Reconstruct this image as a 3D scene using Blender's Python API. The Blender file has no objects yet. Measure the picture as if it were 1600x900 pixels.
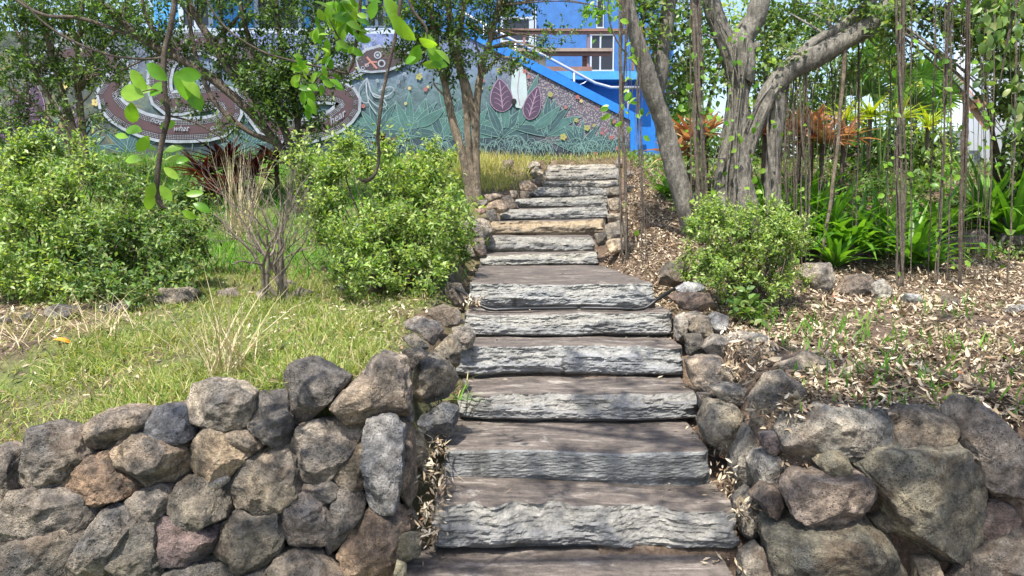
import bpy, math, random
import numpy as np
from mathutils import Vector, noise as mnoise
R = math.radians
rng = np.random.default_rng(7)
random.seed(7)
scn = bpy.context.scene
C = scn.collection
# ------------------------------------------------------------ camera, sky, sun, exposure
ZC = 1.85
PITCH = R(6.5)
F = 1142.5
cam = bpy.data.cameras.new('camera'); camo = bpy.data.objects.new('camera', cam); C.objects.link(camo)
camo.location = (0, 0, ZC); camo.rotation_euler = (R(90) - PITCH, 0, 0)
cam.sensor_width = 36; cam.lens = 36 * F / 1600; cam.clip_start = 0.05; cam.clip_end = 2000
scn.camera = camo
SUN_EL, SUN_AZ = R(64), R(202)      # azimuth clockwise from +Y (north)
w = bpy.data.worlds.new('World'); scn.world = w; w.use_nodes = True
nt = w.node_tree; nt.nodes.clear()
sky = nt.nodes.new('ShaderNodeTexSky'); sky.sky_type = 'NISHITA'; sky.sun_disc = False
sky.sun_elevation = SUN_EL; sky.sun_rotation = SUN_AZ; sky.air_density = 1.0; sky.dust_density = 2.0; sky.ozone_density = 1.0
bg = nt.nodes.new('ShaderNodeBackground'); bg.inputs[1].default_value = 0.15
wo = nt.nodes.new('ShaderNodeOutputWorld')
nt.links.new(sky.outputs[0], bg.inputs[0]); nt.links.new(bg.outputs[0], wo.inputs[0])
sl = bpy.data.lights.new('sun', 'SUN'); sl.energy = 4.2; sl.angle = R(0.6); sl.color = (1.0, 0.95, 0.87)
so = bpy.data.objects.new('sun', sl); C.objects.link(so)
sd = Vector((math.cos(SUN_EL) * math.sin(SUN_AZ), math.cos(SUN_EL) * math.cos(SUN_AZ), math.sin(SUN_EL)))
so.rotation_euler = sd.to_track_quat('Z', 'Y').to_euler(); so.location = (0, 0, 30)
scn.view_settings.view_transform = 'Standard'; scn.view_settings.look = 'None'
scn.view_settings.exposure = 1.0; scn.view_settings.gamma = 1.0
# ------------------------------------------------------------ helpers
cp, sp = math.cos(PITCH), math.sin(PITCH)
def P(px, py, Y):
    """world point at horizontal distance Y in the direction the photograph shows at (px, py)"""
    u = (px - 800) / F; v = (py - 450) / F
    k = Y / (cp - v * sp)
    return np.array([u * k, Y, (-sp - v * cp) * k + ZC])
def tag(o, label=None, cat=None, group=None, kind=None):
    if label: o['label'] = label
    if cat: o['category'] = cat
    if group: o['group'] = group
    if kind: o['kind'] = kind
    return o
def thing(name, label, cat, loc=(0, 0, 0), group=None):
    o = bpy.data.objects.new(name, None); C.objects.link(o); o.location = tuple(map(float, loc)); o.empty_display_size = 0.1
    return tag(o, label, cat, group)
class Acc:
    def __init__(s): s.v = []; s.f = []; s.m = []; s.n = 0
    def add(s, v, f, mi=0):
        v = np.asarray(v, float).reshape(-1, 3); f = np.asarray(f, int)
        if f.shape[1] == 3: f = np.hstack([f, -np.ones((len(f), 1), int)])
        s.f.append(np.where(f >= 0, f + s.n, -1)); s.v.append(v); s.n += len(v)
        s.m.append(np.full(len(f), mi)); return s
    def build(s, name, mats, root=None, smooth=True, origin=None):
        v = np.vstack(s.v); f = np.vstack(s.f); mi = np.concatenate(s.m)
        if root is not None: off = np.array(root.location)
        elif origin is not None: off = np.array(origin, float)
        else: off = np.array([(v[:, 0].min() + v[:, 0].max()) / 2, (v[:, 1].min() + v[:, 1].max()) / 2, v[:, 2].min()])
        v = v - off
        me = bpy.data.meshes.new(name)
        cnt = np.where(f[:, 3] < 0, 3, 4); loops = f[f >= 0] if False else f.ravel()[f.ravel() >= 0]
        me.vertices.add(len(v)); me.vertices.foreach_set('co', v.astype(np.float32).ravel())
        me.loops.add(len(loops)); me.loops.foreach_set('vertex_index', loops.astype(np.int32))
        me.polygons.add(len(f)); st = np.concatenate([[0], np.cumsum(cnt)[:-1]])
        me.polygons.foreach_set('loop_start', st.astype(np.int32))
        me.polygons.foreach_set('material_index', mi.astype(np.int32))
        me.polygons.foreach_set('use_smooth', np.full(len(f), smooth))
        for m in (mats if isinstance(mats, (list, tuple)) else [mats]): me.materials.append(m)
        me.update(calc_edges=True); me.validate()
        o = bpy.data.objects.new(name, me); C.objects.link(o)
        if root is not None: o.parent = root
        else: o.location = tuple(off)
        return o
def unit(v): return v / (np.linalg.norm(v, axis=-1, keepdims=True) + 1e-9)
def grid_faces(nu, nv, closed_v=False, base=0):
    a = []
    i = np.arange(nu - 1)[:, None]; jn = nv if closed_v else nv - 1
    j = np.arange(jn)[None, :]; j2 = (j + 1) % nv
    return np.stack([(i * nv + j), (i * nv + j2), ((i + 1) * nv + j2), ((i + 1) * nv + j)], -1).reshape(-1, 4) + base
def tube(acc, pts, rad, sides=7, rough=0.0, mi=0, seed=0, cap=True):
    pts = np.asarray(pts, float); k = len(pts); rad = np.broadcast_to(np.asarray(rad, float), (k,))
    T = np.gradient(pts, axis=0); T = unit(T)
    ref = np.array([1, 0, 0]) if abs(T[0][0]) < 0.8 else np.array([0, 1, 0])
    U = ref - T * (T @ ref)[:, None]; U = unit(U); V = np.cross(T, U)
    a = np.arange(sides) * 2 * math.pi / sides
    r = rad[:, None] * np.ones((1, sides))
    if rough:
        g = np.random.default_rng(seed)
        ph = g.uniform(0, 6.3, 4)
        t = np.linspace(0, 1, k)[:, None] * k
        r = r * (1 + rough * (np.sin(2 * a + ph[0] + t * .35) * .5 + np.sin(3 * a + ph[1] - t * .5) * .4 + np.sin(5 * a + ph[2] + t * .2) * .4) + rough * .5 * g.normal(size=(k, sides)))
    v = pts[:, None, :] + r[..., None] * (np.cos(a)[None, :, None] * U[:, None, :] + np.sin(a)[None, :, None] * V[:, None, :])
    v = v.reshape(-1, 3); f = grid_faces(k, sides, True)
    if cap:
        v = np.vstack([v, pts[0], pts[-1]]); n = k * sides; j = np.arange(sides)
        c1 = np.stack([(j + 1) % sides, j, np.full(sides, n), np.full(sides, -1)], -1)
        c2 = np.stack([(k - 1) * sides + j, (k - 1) * sides + (j + 1) % sides, np.full(sides, n + 1), np.full(sides, -1)], -1)
        f = np.vstack([f, c1, c2])
    acc.add(v, f, mi)
def spline(pts, n):
    """Catmull-Rom through pts (k, d) -> n points"""
    p = np.asarray(pts, float); k = len(p)
    if k < 3:
        t = np.linspace(0, 1, n)[:, None]; return p[0] * (1 - t) + p[-1] * t
    q = np.vstack([2 * p[0] - p[1], p, 2 * p[-1] - p[-2]])
    s = np.linspace(0, k - 1 - 1e-6, n); i = s.astype(int); t = (s - i)[:, None]
    a, b, c, d = q[i], q[i + 1], q[i + 2], q[i + 3]
    return .5 * (2 * b + (c - a) * t + (2 * a - 5 * b + 4 * c - d) * t ** 2 + (3 * b - a - 3 * c + d) * t ** 3)
def box(acc, a, b, mi=0):
    x0, y0, z0 = a; x1, y1, z1 = b
    v = [(x0, y0, z0), (x1, y0, z0), (x1, y1, z0), (x0, y1, z0), (x0, y0, z1), (x1, y0, z1), (x1, y1, z1), (x0, y1, z1)]
    acc.add(v, [(0, 3, 2, 1), (4, 5, 6, 7), (0, 1, 5, 4), (1, 2, 6, 5), (2, 3, 7, 6), (3, 0, 4, 7)], mi)
def bar(acc, p, q, w, h, mi=0):
    p = np.array(p, float); q = np.array(q, float); T = unit(q - p)
    up = np.array([0, 0, 1.]) if abs(T[2]) < .9 else np.array([0, 1., 0])
    S = unit(np.cross(T, up)); U = np.cross(S, T); v = []
    for c in (p, q):
        for a, b in ((-1, -1), (1, -1), (1, 1), (-1, 1)): v.append(c + S * a * w / 2 + U * b * h / 2)
    acc.add(v, [(0, 1, 2, 3), (7, 6, 5, 4), (0, 4, 5, 1), (1, 5, 6, 2), (2, 6, 7, 3), (3, 7, 4, 0)], mi)
def pbox(acc, x0, y0, x1, y1, Y, th, mi=0):
    a = P(x0, y1, Y); b = P(x1, y0, Y); box(acc, (a[0], Y, a[2]), (b[0], Y + th, b[2]), mi)
def strips(acc, Pt, D, N, L, W, widths, bend=0, fold=0.0, mi=0, thin=False):
    """many leaf blades at once: Pt base, D direction, N upper side, L length, W width, bend total angle"""
    Pt = np.asarray(Pt, float); n = len(Pt)
    D = unit(np.asarray(D, float) * np.ones((n, 1))); N = np.asarray(N, float) * np.ones((n, 1))
    N = unit(N - D * (N * D).sum(1, keepdims=True)); S = np.cross(D, N)
    L = np.asarray(L) * np.ones(n); W = np.asarray(W) * np.ones(n); bend = np.asarray(bend) * np.ones(n)
    k = len(widths); c = Pt.copy(); V = []
    nc = 2 if thin else 3
    for i in range(k):
        t = i / (k - 1); al = (bend * t)[:, None]
        d = D * np.cos(al) - N * np.sin(al); nr = N * np.cos(al) + D * np.sin(al)
        if i: c = c + d * (L / (k - 1))[:, None]
        w = (W * widths[i] * .5)[:, None]
        row = [c - S * w + nr * w * fold, c + S * w + nr * w * fold] if thin else [c - S * w + nr * w * fold, c, c + S * w + nr * w * fold]
        V.append(np.stack(row, 1))
    V = np.stack(V, 1).reshape(n, k * nc, 3)
    f = grid_faces(k, nc)[:, ::-1]
    Fc = (f[None] + (np.arange(n) * k * nc)[:, None, None]).reshape(-1, 4)
    acc.add(V.reshape(-1, 3), Fc, mi)
def rnd_dirs(n, g=rng): return unit(g.normal(size=(n, 3)))
# ------------------------------------------------------------ materials
MAT = {}
def lin(c):
    return tuple((x / 255 / 12.92 if x / 255 <= .04045 else ((x / 255 + .055) / 1.055) ** 2.4) for x in c) + (1,)
class NM:
    def __init__(s, name):
        s.m = bpy.data.materials.new(name); s.m.use_nodes = True; s.t = s.m.node_tree
        s.b = s.t.nodes['Principled BSDF']; s.out = s.t.nodes['Material Output']
    def n(s, typ, **k):
        x = s.t.nodes.new('ShaderNode' + typ)
        for a, b in k.items():
            if a.startswith('i_'):
                key = a[2:]; key = int(key) if key.isdigit() else key
                x.inputs[key].default_value = b
            else: setattr(x, a, b)
        return x
    def l(s, a, b): s.t.links.new(a, b)
    def noise(s, scale, detail=5, rough=.55, co=None, dist=0):
        x = s.n('TexNoise'); x.inputs['Scale'].default_value = scale; x.inputs['Detail'].default_value = detail
        x.inputs['Roughness'].default_value = rough; x.inputs['Distortion'].default_value = dist
        if co is not None: s.l(co, x.inputs['Vector'])
        return x.outputs[0]
    def ramp(s, fac, stops, interp='LINEAR'):
        x = s.n('ValToRGB'); r = x.color_ramp; r.interpolation = interp
        while len(r.elements) < len(stops): r.elements.new(.5)
        for e, (p, c) in zip(r.elements, stops):
            e.position = p; e.color = c if len(c) == 4 else tuple(c) + (1,)
        s.l(fac, x.inputs[0]); return x.outputs[0]
    def mix(s, fac, a, b, mode='MIX'):
        x = s.n('Mix', data_type='RGBA', blend_type=mode)
        for v, i in ((fac, 0), (a, 6), (b, 7)):
            if isinstance(v, (int, float)): x.inputs[i].default_value = v
            elif isinstance(v, tuple): x.inputs[i].default_value = v if len(v) == 4 else v + (1,)
            else: s.l(v, x.inputs[i])
        return x.outputs[2]
    def math(s, op, a, b=0.0):
        x = s.n('Math', operation=op)
        for v, i in ((a, 0), (b, 1)):
            if isinstance(v, (int, float)): x.inputs[i].default_value = v
            else: s.l(v, x.inputs[i])
        return x.outputs[0]
    def bump(s, h, strength=.5, dist=.02, normal=None):
        x = s.n('Bump'); x.inputs['Strength'].default_value = strength; x.inputs['Distance'].default_value = dist
        s.l(h, x.inputs['Height'])
        if normal is not None: s.l(normal, x.inputs['Normal'])
        return x.outputs[0]
    def coord(s, sc=(1, 1, 1), rnd=False):
        tc = s.n('TexCoord').outputs['Object']
        mp = s.n('Mapping'); mp.inputs['Scale'].default_value = sc; s.l(tc, mp.inputs['Vector'])
        if rnd:
            oi = s.n('ObjectInfo'); v = s.n('VectorMath', operation='SCALE'); cb = s.n('CombineXYZ')
            for i in range(3): s.l(oi.outputs['Random'], cb.inputs[i])
            s.l(cb.outputs[0], v.inputs[0]); v.inputs['Scale'].default_value = 57.0
            s.l(v.outputs[0], mp.inputs['Location'])
        return mp.outputs[0]
def g3(v): return (v, v, v, 1)
def mat_rock():
    k = NM('weathered_rock'); co = k.coord(rnd=True); oc = k.n('ObjectInfo').outputs['Color']
    big = k.noise(5, 6, .6, co); mid = k.noise(18, 8, .7, co); fine = k.noise(110, 6, .75, co)
    c = k.mix(k.ramp(big, [(.36, g3(0)), (.62, g3(1))]), (0.42, 0.43, 0.46), (1.35, 1.2, 1.02))
    c = k.mix(1.0, oc, c, 'MULTIPLY')
    c = k.mix(1.0, c, k.ramp(mid, [(.34, g3(.28)), (.5, g3(.9)), (.68, g3(1.75))]), 'MULTIPLY')
    c = k.mix(1.0, c, k.ramp(fine, [(.3, g3(.55)), (.6, g3(1.25))]), 'MULTIPLY')
    li = k.ramp(k.noise(9, 8, .8, co, .6), [(.58, g3(0)), (.66, g3(1))])
    c = k.mix(k.math('MULTIPLY', li, .5), c, (.30, .30, .26))
    pv = k.n('TexVoronoi'); pv.inputs['Scale'].default_value = 75; k.l(co, pv.inputs['Vector']); patch = k.ramp(k.noise(6, 4, .6, co), [(.42, g3(0)), (.6, g3(1))])
    pit = k.math('MULTIPLY', k.ramp(pv.outputs[0], [(.18, g3(1)), (.32, g3(0))]), patch)
    c = k.mix(k.math('MULTIPLY', pit, .75), c, (.03, .027, .024))
    sp2 = k.ramp(k.noise(55, 5, .8, co), [(.6, g3(0)), (.66, g3(1))]); c = k.mix(k.math('MULTIPLY', sp2, .55), c, (.42, .40, .35))
    warm = k.ramp(k.noise(3.1, 5, .6, co), [(.55, g3(0)), (.72, g3(1))])
    c = k.mix(k.math('MULTIPLY', warm, .4), c, (.27, .16, .085))
    k.l(c, k.b.inputs['Base Color']); k.b.inputs['Roughness'].default_value = .88
    h = k.math('SUBTRACT', k.math('ADD', k.math('MULTIPLY', mid, .9), k.math('MULTIPLY', fine, .45)), k.math('MULTIPLY', pit, .35))
    vo = k.n('TexVoronoi', feature='DISTANCE_TO_EDGE'); vo.inputs['Scale'].default_value = 7; k.l(co, vo.inputs['Vector'])
    cr = k.ramp(vo.outputs[0], [(0, g3(0)), (.05, g3(1))])
    h = k.math('ADD', h, k.math('MULTIPLY', cr, .12))
    h = k.math('ADD', h, k.math('MULTIPLY', k.noise(38, 8, .8, co, .4), .8))
    k.l(k.bump(h, 1.0, .045), k.b.inputs['Normal']); return k.m
def mat_slab_face():
    k = NM('split_stone_face'); co = k.coord((1, 1, 1), True); cs = k.coord((.5, 1, 7), True); cv = k.coord((3.2, 1, .5), True)
    strata = k.noise(4.5, 8, .7, cs); n = k.noise(9, 8, .7, co); f = k.noise(70, 6, .7, co)
    oc = k.n('ObjectInfo').outputs['Color']
    c = k.ramp(strata, [(.3, (.075, .075, .074)), (.45, (.17, .17, .165)), (.58, (.25, .245, .235)), (.74, (.39, .375, .34))])
    c = k.mix(1.0, c, oc, 'MULTIPLY')
    c = k.mix(1.0, c, k.ramp(n, [(.3, g3(.62)), (.6, g3(1.15))]), 'MULTIPLY')
    c = k.mix(1.0, c, k.ramp(f, [(.3, g3(.78)), (.6, g3(1.1))]), 'MULTIPLY')
    st = k.ramp(k.noise(3.0, 6, .65, cv), [(.55, g3(0)), (.68, g3(1))])
    c = k.mix(k.math('MULTIPLY', st, .72), c, (.06, .058, .052))
    k.l(c, k.b.inputs['Base Color']); k.b.inputs['Roughness'].default_value = .85
    h = k.math('ADD', k.math('MULTIPLY', strata, .8), k.math('ADD', k.math('MULTIPLY', n, .6), k.math('MULTIPLY', f, .25)))
    k.l(k.bump(h, .8, .03), k.b.inputs['Normal']); return k.m
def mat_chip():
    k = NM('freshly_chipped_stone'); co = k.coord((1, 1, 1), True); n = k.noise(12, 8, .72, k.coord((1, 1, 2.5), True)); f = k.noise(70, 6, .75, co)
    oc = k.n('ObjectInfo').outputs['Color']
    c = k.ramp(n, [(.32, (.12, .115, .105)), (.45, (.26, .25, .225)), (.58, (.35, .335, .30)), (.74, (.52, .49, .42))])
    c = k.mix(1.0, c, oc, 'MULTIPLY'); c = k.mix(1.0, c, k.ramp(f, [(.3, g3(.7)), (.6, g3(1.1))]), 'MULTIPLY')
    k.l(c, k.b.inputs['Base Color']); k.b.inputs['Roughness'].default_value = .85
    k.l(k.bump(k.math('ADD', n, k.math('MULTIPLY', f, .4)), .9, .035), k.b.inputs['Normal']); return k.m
def mat_slab_top():
    k = NM('worn_stone_tread'); co = k.coord((1, 1, 1), True); cs = k.coord((1, 4, 1), True)
    n = k.noise(3.5, 8, .65, cs, .6); m = k.noise(22, 8, .7, co); f = k.noise(160, 4, .7, co)
    c = k.ramp(n, [(.3, (.048, .038, .031)), (.45, (.085, .07, .06)), (.57, (.135, .112, .094)), (.68, (.27, .24, .205))])
    c = k.mix(1.0, c, k.ramp(m, [(.32, g3(.6)), (.6, g3(1.2))]), 'MULTIPLY')
    c = k.mix(1.0, c, k.ramp(f, [(.3, g3(.7)), (.62, g3(1.2))]), 'MULTIPLY')
    pale = k.ramp(k.noise(5, 7, .7, co), [(.62, g3(0)), (.68, g3(1))])
    c = k.mix(k.math('MULTIPLY', pale, .5), c, (.42, .39, .35))
    k.l(c, k.b.inputs['Base Color']); k.b.inputs['Roughness'].default_value = .8
    k.l(k.bump(k.math('ADD', m, k.math('MULTIPLY', f, .4)), .55, .012), k.b.inputs['Normal']); return k.m
def mat_bark(name, a, b, sc=1.0):
    k = NM(name); co = k.coord((1, 1, .22), True); c2 = k.coord((1, 1, 1), True)
    n = k.noise(26 * sc, 8, .7, co); m = k.noise(6 * sc, 6, .65, c2)
    c = k.ramp(n, [(.3, a), (.68, b)])
    c = k.mix(1.0, c, k.ramp(m, [(.3, g3(.6)), (.65, g3(1.3))]), 'MULTIPLY')
    li = k.ramp(k.noise(11 * sc, 7, .75, c2, .4), [(.6, g3(0)), (.66, g3(1))])
    c = k.mix(k.math('MULTIPLY', li, .55), c, (.42, .42, .37))
    k.l(c, k.b.inputs['Base Color']); k.b.inputs['Roughness'].default_value = .9
    k.l(k.bump(k.math('ADD', n, k.math('MULTIPLY', m, .5)), 1.0, .05), k.b.inputs['Normal']); return k.m
def mat_leaf(name, cols, trans=.45, rough=.4, tcol=None, spec=.4):
    """leaves: colour drawn per leaf, diffuse + translucent"""
    k = NM(name); r = k.n('NewGeometry').outputs['Random Per Island']
    st = [(i / max(1, len(cols) - 1), c) for i, c in enumerate(cols)]
    c = k.ramp(r, st)
    c = k.mix(1.0, c, k.ramp(k.noise(14, 3, .6, k.coord()), [(.3, g3(.75)), (.7, g3(1.25))]), 'MULTIPLY')
    k.l(c, k.b.inputs['Base Color']); k.b.inputs['Roughness'].default_value = rough
    k.b.inputs['Specular IOR Level'].default_value = spec
    tr = k.n('BsdfTranslucent'); k.l(k.mix(1.0, c, tcol or (1.5, 1.45, .5), 'MULTIPLY'), tr.inputs[0])
    mx = k.n('MixShader'); mx.inputs[0].default_value = trans
    k.l(k.b.outputs[0], mx.inputs[1]); k.l(tr.outputs[0], mx.inputs[2]); k.l(mx.outputs[0], k.out.inputs[0]); return k.m
def mat_plain(name, col, rough=.7, var=.15, sc=6, bump=.1, metal=0):
    k = NM(name); co = k.coord(); n = k.noise(sc, 7, .65, co); f = k.noise(sc * 12, 4, .7, co)
    c = k.mix(1.0, tuple(col[:3]), k.ramp(n, [(.3, g3(1 - var)), (.7, g3(1 + var))]), 'MULTIPLY')
    c = k.mix(1.0, c, k.ramp(f, [(.3, g3(1 - var * .6)), (.7, g3(1 + var * .4))]), 'MULTIPLY')
    k.l(c, k.b.inputs['Base Color']); k.b.inputs['Roughness'].default_value = rough; k.b.inputs['Metallic'].default_value = metal
    k.l(k.bump(f, bump, .01), k.b.inputs['Normal']); return k.m
M = {
 'rock': mat_rock(), 'face': mat_slab_face(), 'tread': mat_slab_top(), 'chip': mat_chip(),
 'bark_fig': mat_bark('fig_bark', (.08, .072, .06), (.34, .315, .265), 1.3),
 'bark_thin': mat_bark('smooth_brown_bark', (.12, .09, .06), (.30, .24, .17), 1.4),
 'bark_dark': mat_bark('dark_twig_bark', (.06, .045, .035), (.18, .14, .10), 2),
 'root': mat_bark('aerial_root_bark', (.07, .056, .044), (.24, .195, .15), 2),
 'dry_twig': mat_bark('dry_twig_bark', (.15, .12, .09), (.36, .30, .23), 2),
 'leaf_bright': mat_leaf('bright_shrub_leaves', [(.06, .12, .03), (.12, .22, .04), (.22, .36, .07), (.33, .46, .12), (.45, .52, .22), (.16, .27, .06)], .45),
 'leaf_mid': mat_leaf('glossy_green_leaves', [(.035, .085, .02), (.07, .15, .03), (.13, .24, .05), (.25, .36, .11), (.08, .16, .035), (.33, .36, .15)], .38),
 'leaf_dark': mat_leaf('dark_green_leaves', [(.03, .07, .018), (.055, .115, .026), (.09, .17, .04), (.17, .27, .07)], .42),
 'leaf_lime': mat_leaf('lime_vine_leaves', [(.08, .22, .02), (.14, .33, .025), (.22, .42, .04), (.30, .48, .06), (.06, .16, .02)], .5, .35),
 'leaf_lily': mat_leaf('lily_strap_leaves', [(.07, .19, .025), (.12, .28, .03), (.19, .37, .05)], .4, .35),
 'leaf_yellow': mat_leaf('yellow_green_leaves', [(.22, .34, .03), (.38, .44, .04), (.55, .5, .05)], .4),
 'brom_red': mat_leaf('dark_red_bromeliad_leaves', [(.035, .012, .014), (.08, .02, .02), (.15, .035, .028), (.30, .13, .06)], .25, tcol=(1.6, .8, .4)),
 'brom_orange': mat_leaf('orange_bromeliad_leaves', [(.30, .15, .07), (.46, .25, .14), (.58, .40, .26), (.34, .30, .12), (.5, .3, .22)], .3, tcol=(1.4, .9, .5)),
 'grass': mat_leaf('lawn_grass_blades', [(.10, .17, .03), (.19, .29, .05), (.29, .36, .08), (.42, .40, .16), (.50, .42, .26)], .35, .6),
 'grass_green': mat_leaf('lush_grass_blades', [(.07, .20, .025), (.12, .30, .03), (.2, .38, .05)], .45, .5),
 'grass_dry': mat_leaf('dry_straw_blades', [(.40, .33, .19), (.55, .46, .29), (.62, .54, .37), (.34, .3, .13)], .25, .7, tcol=(1.1, 1, .7)),
 'grass_yellow': mat_leaf('yellow_grass_blades', [(.30, .32, .08), (.45, .42, .14), (.55, .48, .24), (.25, .33, .06)], .35, .7),
 'litter': mat_leaf('fallen_dead_leaves', [(.06, .042, .026), (.14, .10, .062), (.25, .185, .115), (.37, .29, .19), (.48, .40, .28), (.60, .53, .40), (.24, .13, .065)], .08, .75, tcol=(1, .8, .5)),
}
# ------------------------------------------------------------ terrain
#      front-top px row, bottom row, left px, right px, Y, depth
STEP = [ # Y front, z top (camera relative), xl, xr, rise
]
def tt(py):
    v = (py - 450) / F; return (v * cp + sp) / (cp - v * sp)
SY  = [2.93, 3.30, 3.68, 4.17, 4.64, 5.03, 5.34, 7.05, 7.45, 7.85, 8.35, 8.90, 9.50, 10.10, 10.80, 11.60]
STY = [None, 800, 706, 621, 545, 492, 445, 398, 370, 345, 325, 308, 293, 282, 265, 257]
SXL = [612, 675, 692, 716, 714, 725, 735, 752, 760, 768, 782, 808, 832, 850, 852, 857]
SXR = [1168, 1155, 1110, 1093, 1068, 1055, 1025, 935, 928, 945, 950, 950, 960, 968, 970, 968]
SZ = [-1.655] + [-y * tt(r) for y, r in zip(SY[1:], STY[1:])]
def sx(i, px): return P(px, STY[i] or 934, SY[i])[0]
SX0 = [sx(i, SXL[i]) for i in range(16)]; SX1 = [sx(i, SXR[i]) for i in range(16)]
def prof(y, pts):
    a = np.array(pts); return np.interp(y, a[:, 0], a[:, 1])
LEFTP = [(2.5, -.98), (3.05, -.93), (3.4, -.86), (4.8, -.77), (6, -.7), (6.5, -.6), (7.5, -.48), (8.5, -.15), (9.5, .14), (11, .52), (12.6, .80), (20, .9)]
MIDR = [(3.0, -1.06), (3.35, -1.0), (3.7, -.92), (4.3, -.87), (5.3, -.82), (6, -.72), (7, -.5), (8, -.28), (9.5, .16), (11, .5), (12.6, .82), (20, .9)]
RGT = [(3.0, -1.06), (3.35, -1.0), (3.7, -.92), (4.3, -.88), (5, -.86), (7.5, -.74), (8.5, -.62), (9.2, -.3), (10, .15), (11, .5), (12, .65), (20, .9)]
LEDGE = [(2, -.45), (3.3, -.5), (4.5, -.55), (5.4, -.45), (7, -.42), (8, -.3), (9, .05), (10, .32), (11.6, .5), (12.4, .55)]
def lwall(x): return 2.98 + .13 * (x + 2.2)      # front line of the left boulder wall
def rwall(x): return 3.12
def sm(a, b, t):
    t = np.clip((t - a) / (b - a), 0, 1); return t * t * (3 - 2 * t)
def tz(x, y):
    """ground height, world z"""
    x = np.asarray(x, float); y = np.asarray(y, float)
    zl = prof(y, LEFTP); zm = prof(y, MIDR); zr = prof(y, RGT)
    z = zm * (1 - sm(1.7, 3.4, x)) + zr * sm(1.7, 3.4, x)
    zl = zl - .17 * sm(-1.0, -2.3, x) * (1 - sm(3.3, 4.4, y))
    z = np.where(x < .5, zl, z)
    xm = np.interp(y, SY, (np.array(SX0) + np.array(SX1)) / 2)
    z = zl * (1 - sm(-.4, .4, x - xm)) + z * sm(-.4, .4, x - xm)
    xl = np.interp(y, SY, SX0); xr = np.interp(y, SY, SX1)
    zs = np.interp(y, SY, SZ)
    inside = sm(xl - .26, xl - .12, x) * (1 - sm(xr + .12, xr + .24, x)) * (1 - sm(12.0, 12.3, y))
    low = zs - .22
    z = z * (1 - inside) + np.minimum(low, z) * inside
    fl = 1 - sm(np.where(x < .4, .13, .08), np.where(x < .4, .24, .18), y - np.where(x < .4, lwall(x), rwall(x)))
    z = z * (1 - fl) + (-1.86) * fl
    z = np.where((y < 2.6) & (inside > 0), -1.86, z)
    d = 1 - np.clip(fl + inside, 0, 1)
    w = (np.sin(x * 2.1 + y * 1.3) * .02 + np.sin(x * 5.3 - y * 3.7) * .012 + np.sin(x * 11 + y * 9) * .006)
    return z + w * d + ZC
def make_terrain():
    xs = np.concatenate([[-300, -120, -50, -22, -12], np.arange(-7, 7.51, .07), [10, 14, 25, 60, 140, 300]])
    ys = np.concatenate([[-60, -15, -4, 0, 1.5], np.arange(2.2, 13.3, .07), [14.5, 17, 22, 30, 45, 80, 160, 400]])
    X, Y = np.meshgrid(xs, ys, indexing='ij'); Z = tz(X, Y)
    nz = np.array([[mnoise.noise(Vector((a * 3, b * 3, 0))) for b in ys] for a in xs]) * .018
    near = (np.abs(X) < 8) & (Y < 13.2) & (Y > 2)
    Z = Z + np.where(near, nz, 0)
    k = NM('hillside_soil'); co = k.coord()
    n = k.noise(1.1, 6, .6, co); m = k.noise(9, 8, .7, co); f = k.noise(60, 6, .75, co)
    soil = k.ramp(m, [(.3, (.055, .035, .022)), (.5, (.13, .088, .058)), (.7, (.25, .185, .13))])
    green = k.ramp(m, [(.3, (.06, .075, .02)), (.5, (.12, .15, .035)), (.72, (.22, .24, .07))])
    sep = k.n('SeparateXYZ'); k.l(k.n('NewGeometry').outputs['Position'], sep.inputs[0])
    lx = k.n('MapRange'); k.l(sep.outputs[0], lx.inputs[0]); lx.inputs[1].default_value = -.1; lx.inputs[2].default_value = -.9
    gr = k.math('MULTIPLY', lx.outputs[0], k.ramp(n, [(.36, g3(0)), (.5, g3(1))]))
    dd_ = k.n('VectorMath', operation='DISTANCE'); k.l(k.n('NewGeometry').outputs['Position'], dd_.inputs[0]); dd_.inputs[1].default_value = (-3.7, 4.7, .95)
    gr = k.math('MULTIPLY', gr, k.ramp(k.math('ADD', k.math('MULTIPLY', dd_.outputs['Value'], .5), k.math('MULTIPLY', m, .3)), [(.62, g3(0)), (.8, g3(1))]))
    c = k.mix(gr, soil, green)
    c = k.mix(1.0, c, k.ramp(f, [(.3, g3(.5)), (.62, g3(1.35))]), 'MULTIPLY')
    k.l(c, k.b.inputs['Base Color']); k.b.inputs['Roughness'].default_value = .95
    k.l(k.bump(k.math('ADD', m, f), .8, .03), k.b.inputs['Normal'])
    a = Acc(); a.add(np.stack([X, Y, Z], -1).reshape(-1, 3), grid_faces(len(xs), len(ys))[:, ::-1])
    o = a.build('ground', k.m, origin=(0, 0, 0)); tag(o, kind='structure')
make_terrain()
def gY(px, py, y0=3.4, y1=16):
    """distance at which the photograph's ray through (px, py) meets the ground"""
    ys = np.arange(y0, y1, .04); pts = np.array([P(px, py, y) for y in ys])
    d = pts[:, 2] - tz(pts[:, 0], ys); k = np.argmax(d < 0)
    return float(ys[k]) if (d < 0).any() else y1
def G(px, py, y0=3.4):
    Y = gY(px, py, y0); p = P(px, py, Y); return np.array([p[0], Y, float(tz(p[0], Y))])
def on_ground(px, Y):
    x = P(px, 300, Y)[0]; return np.array([x, Y, float(tz(x, Y))])
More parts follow.
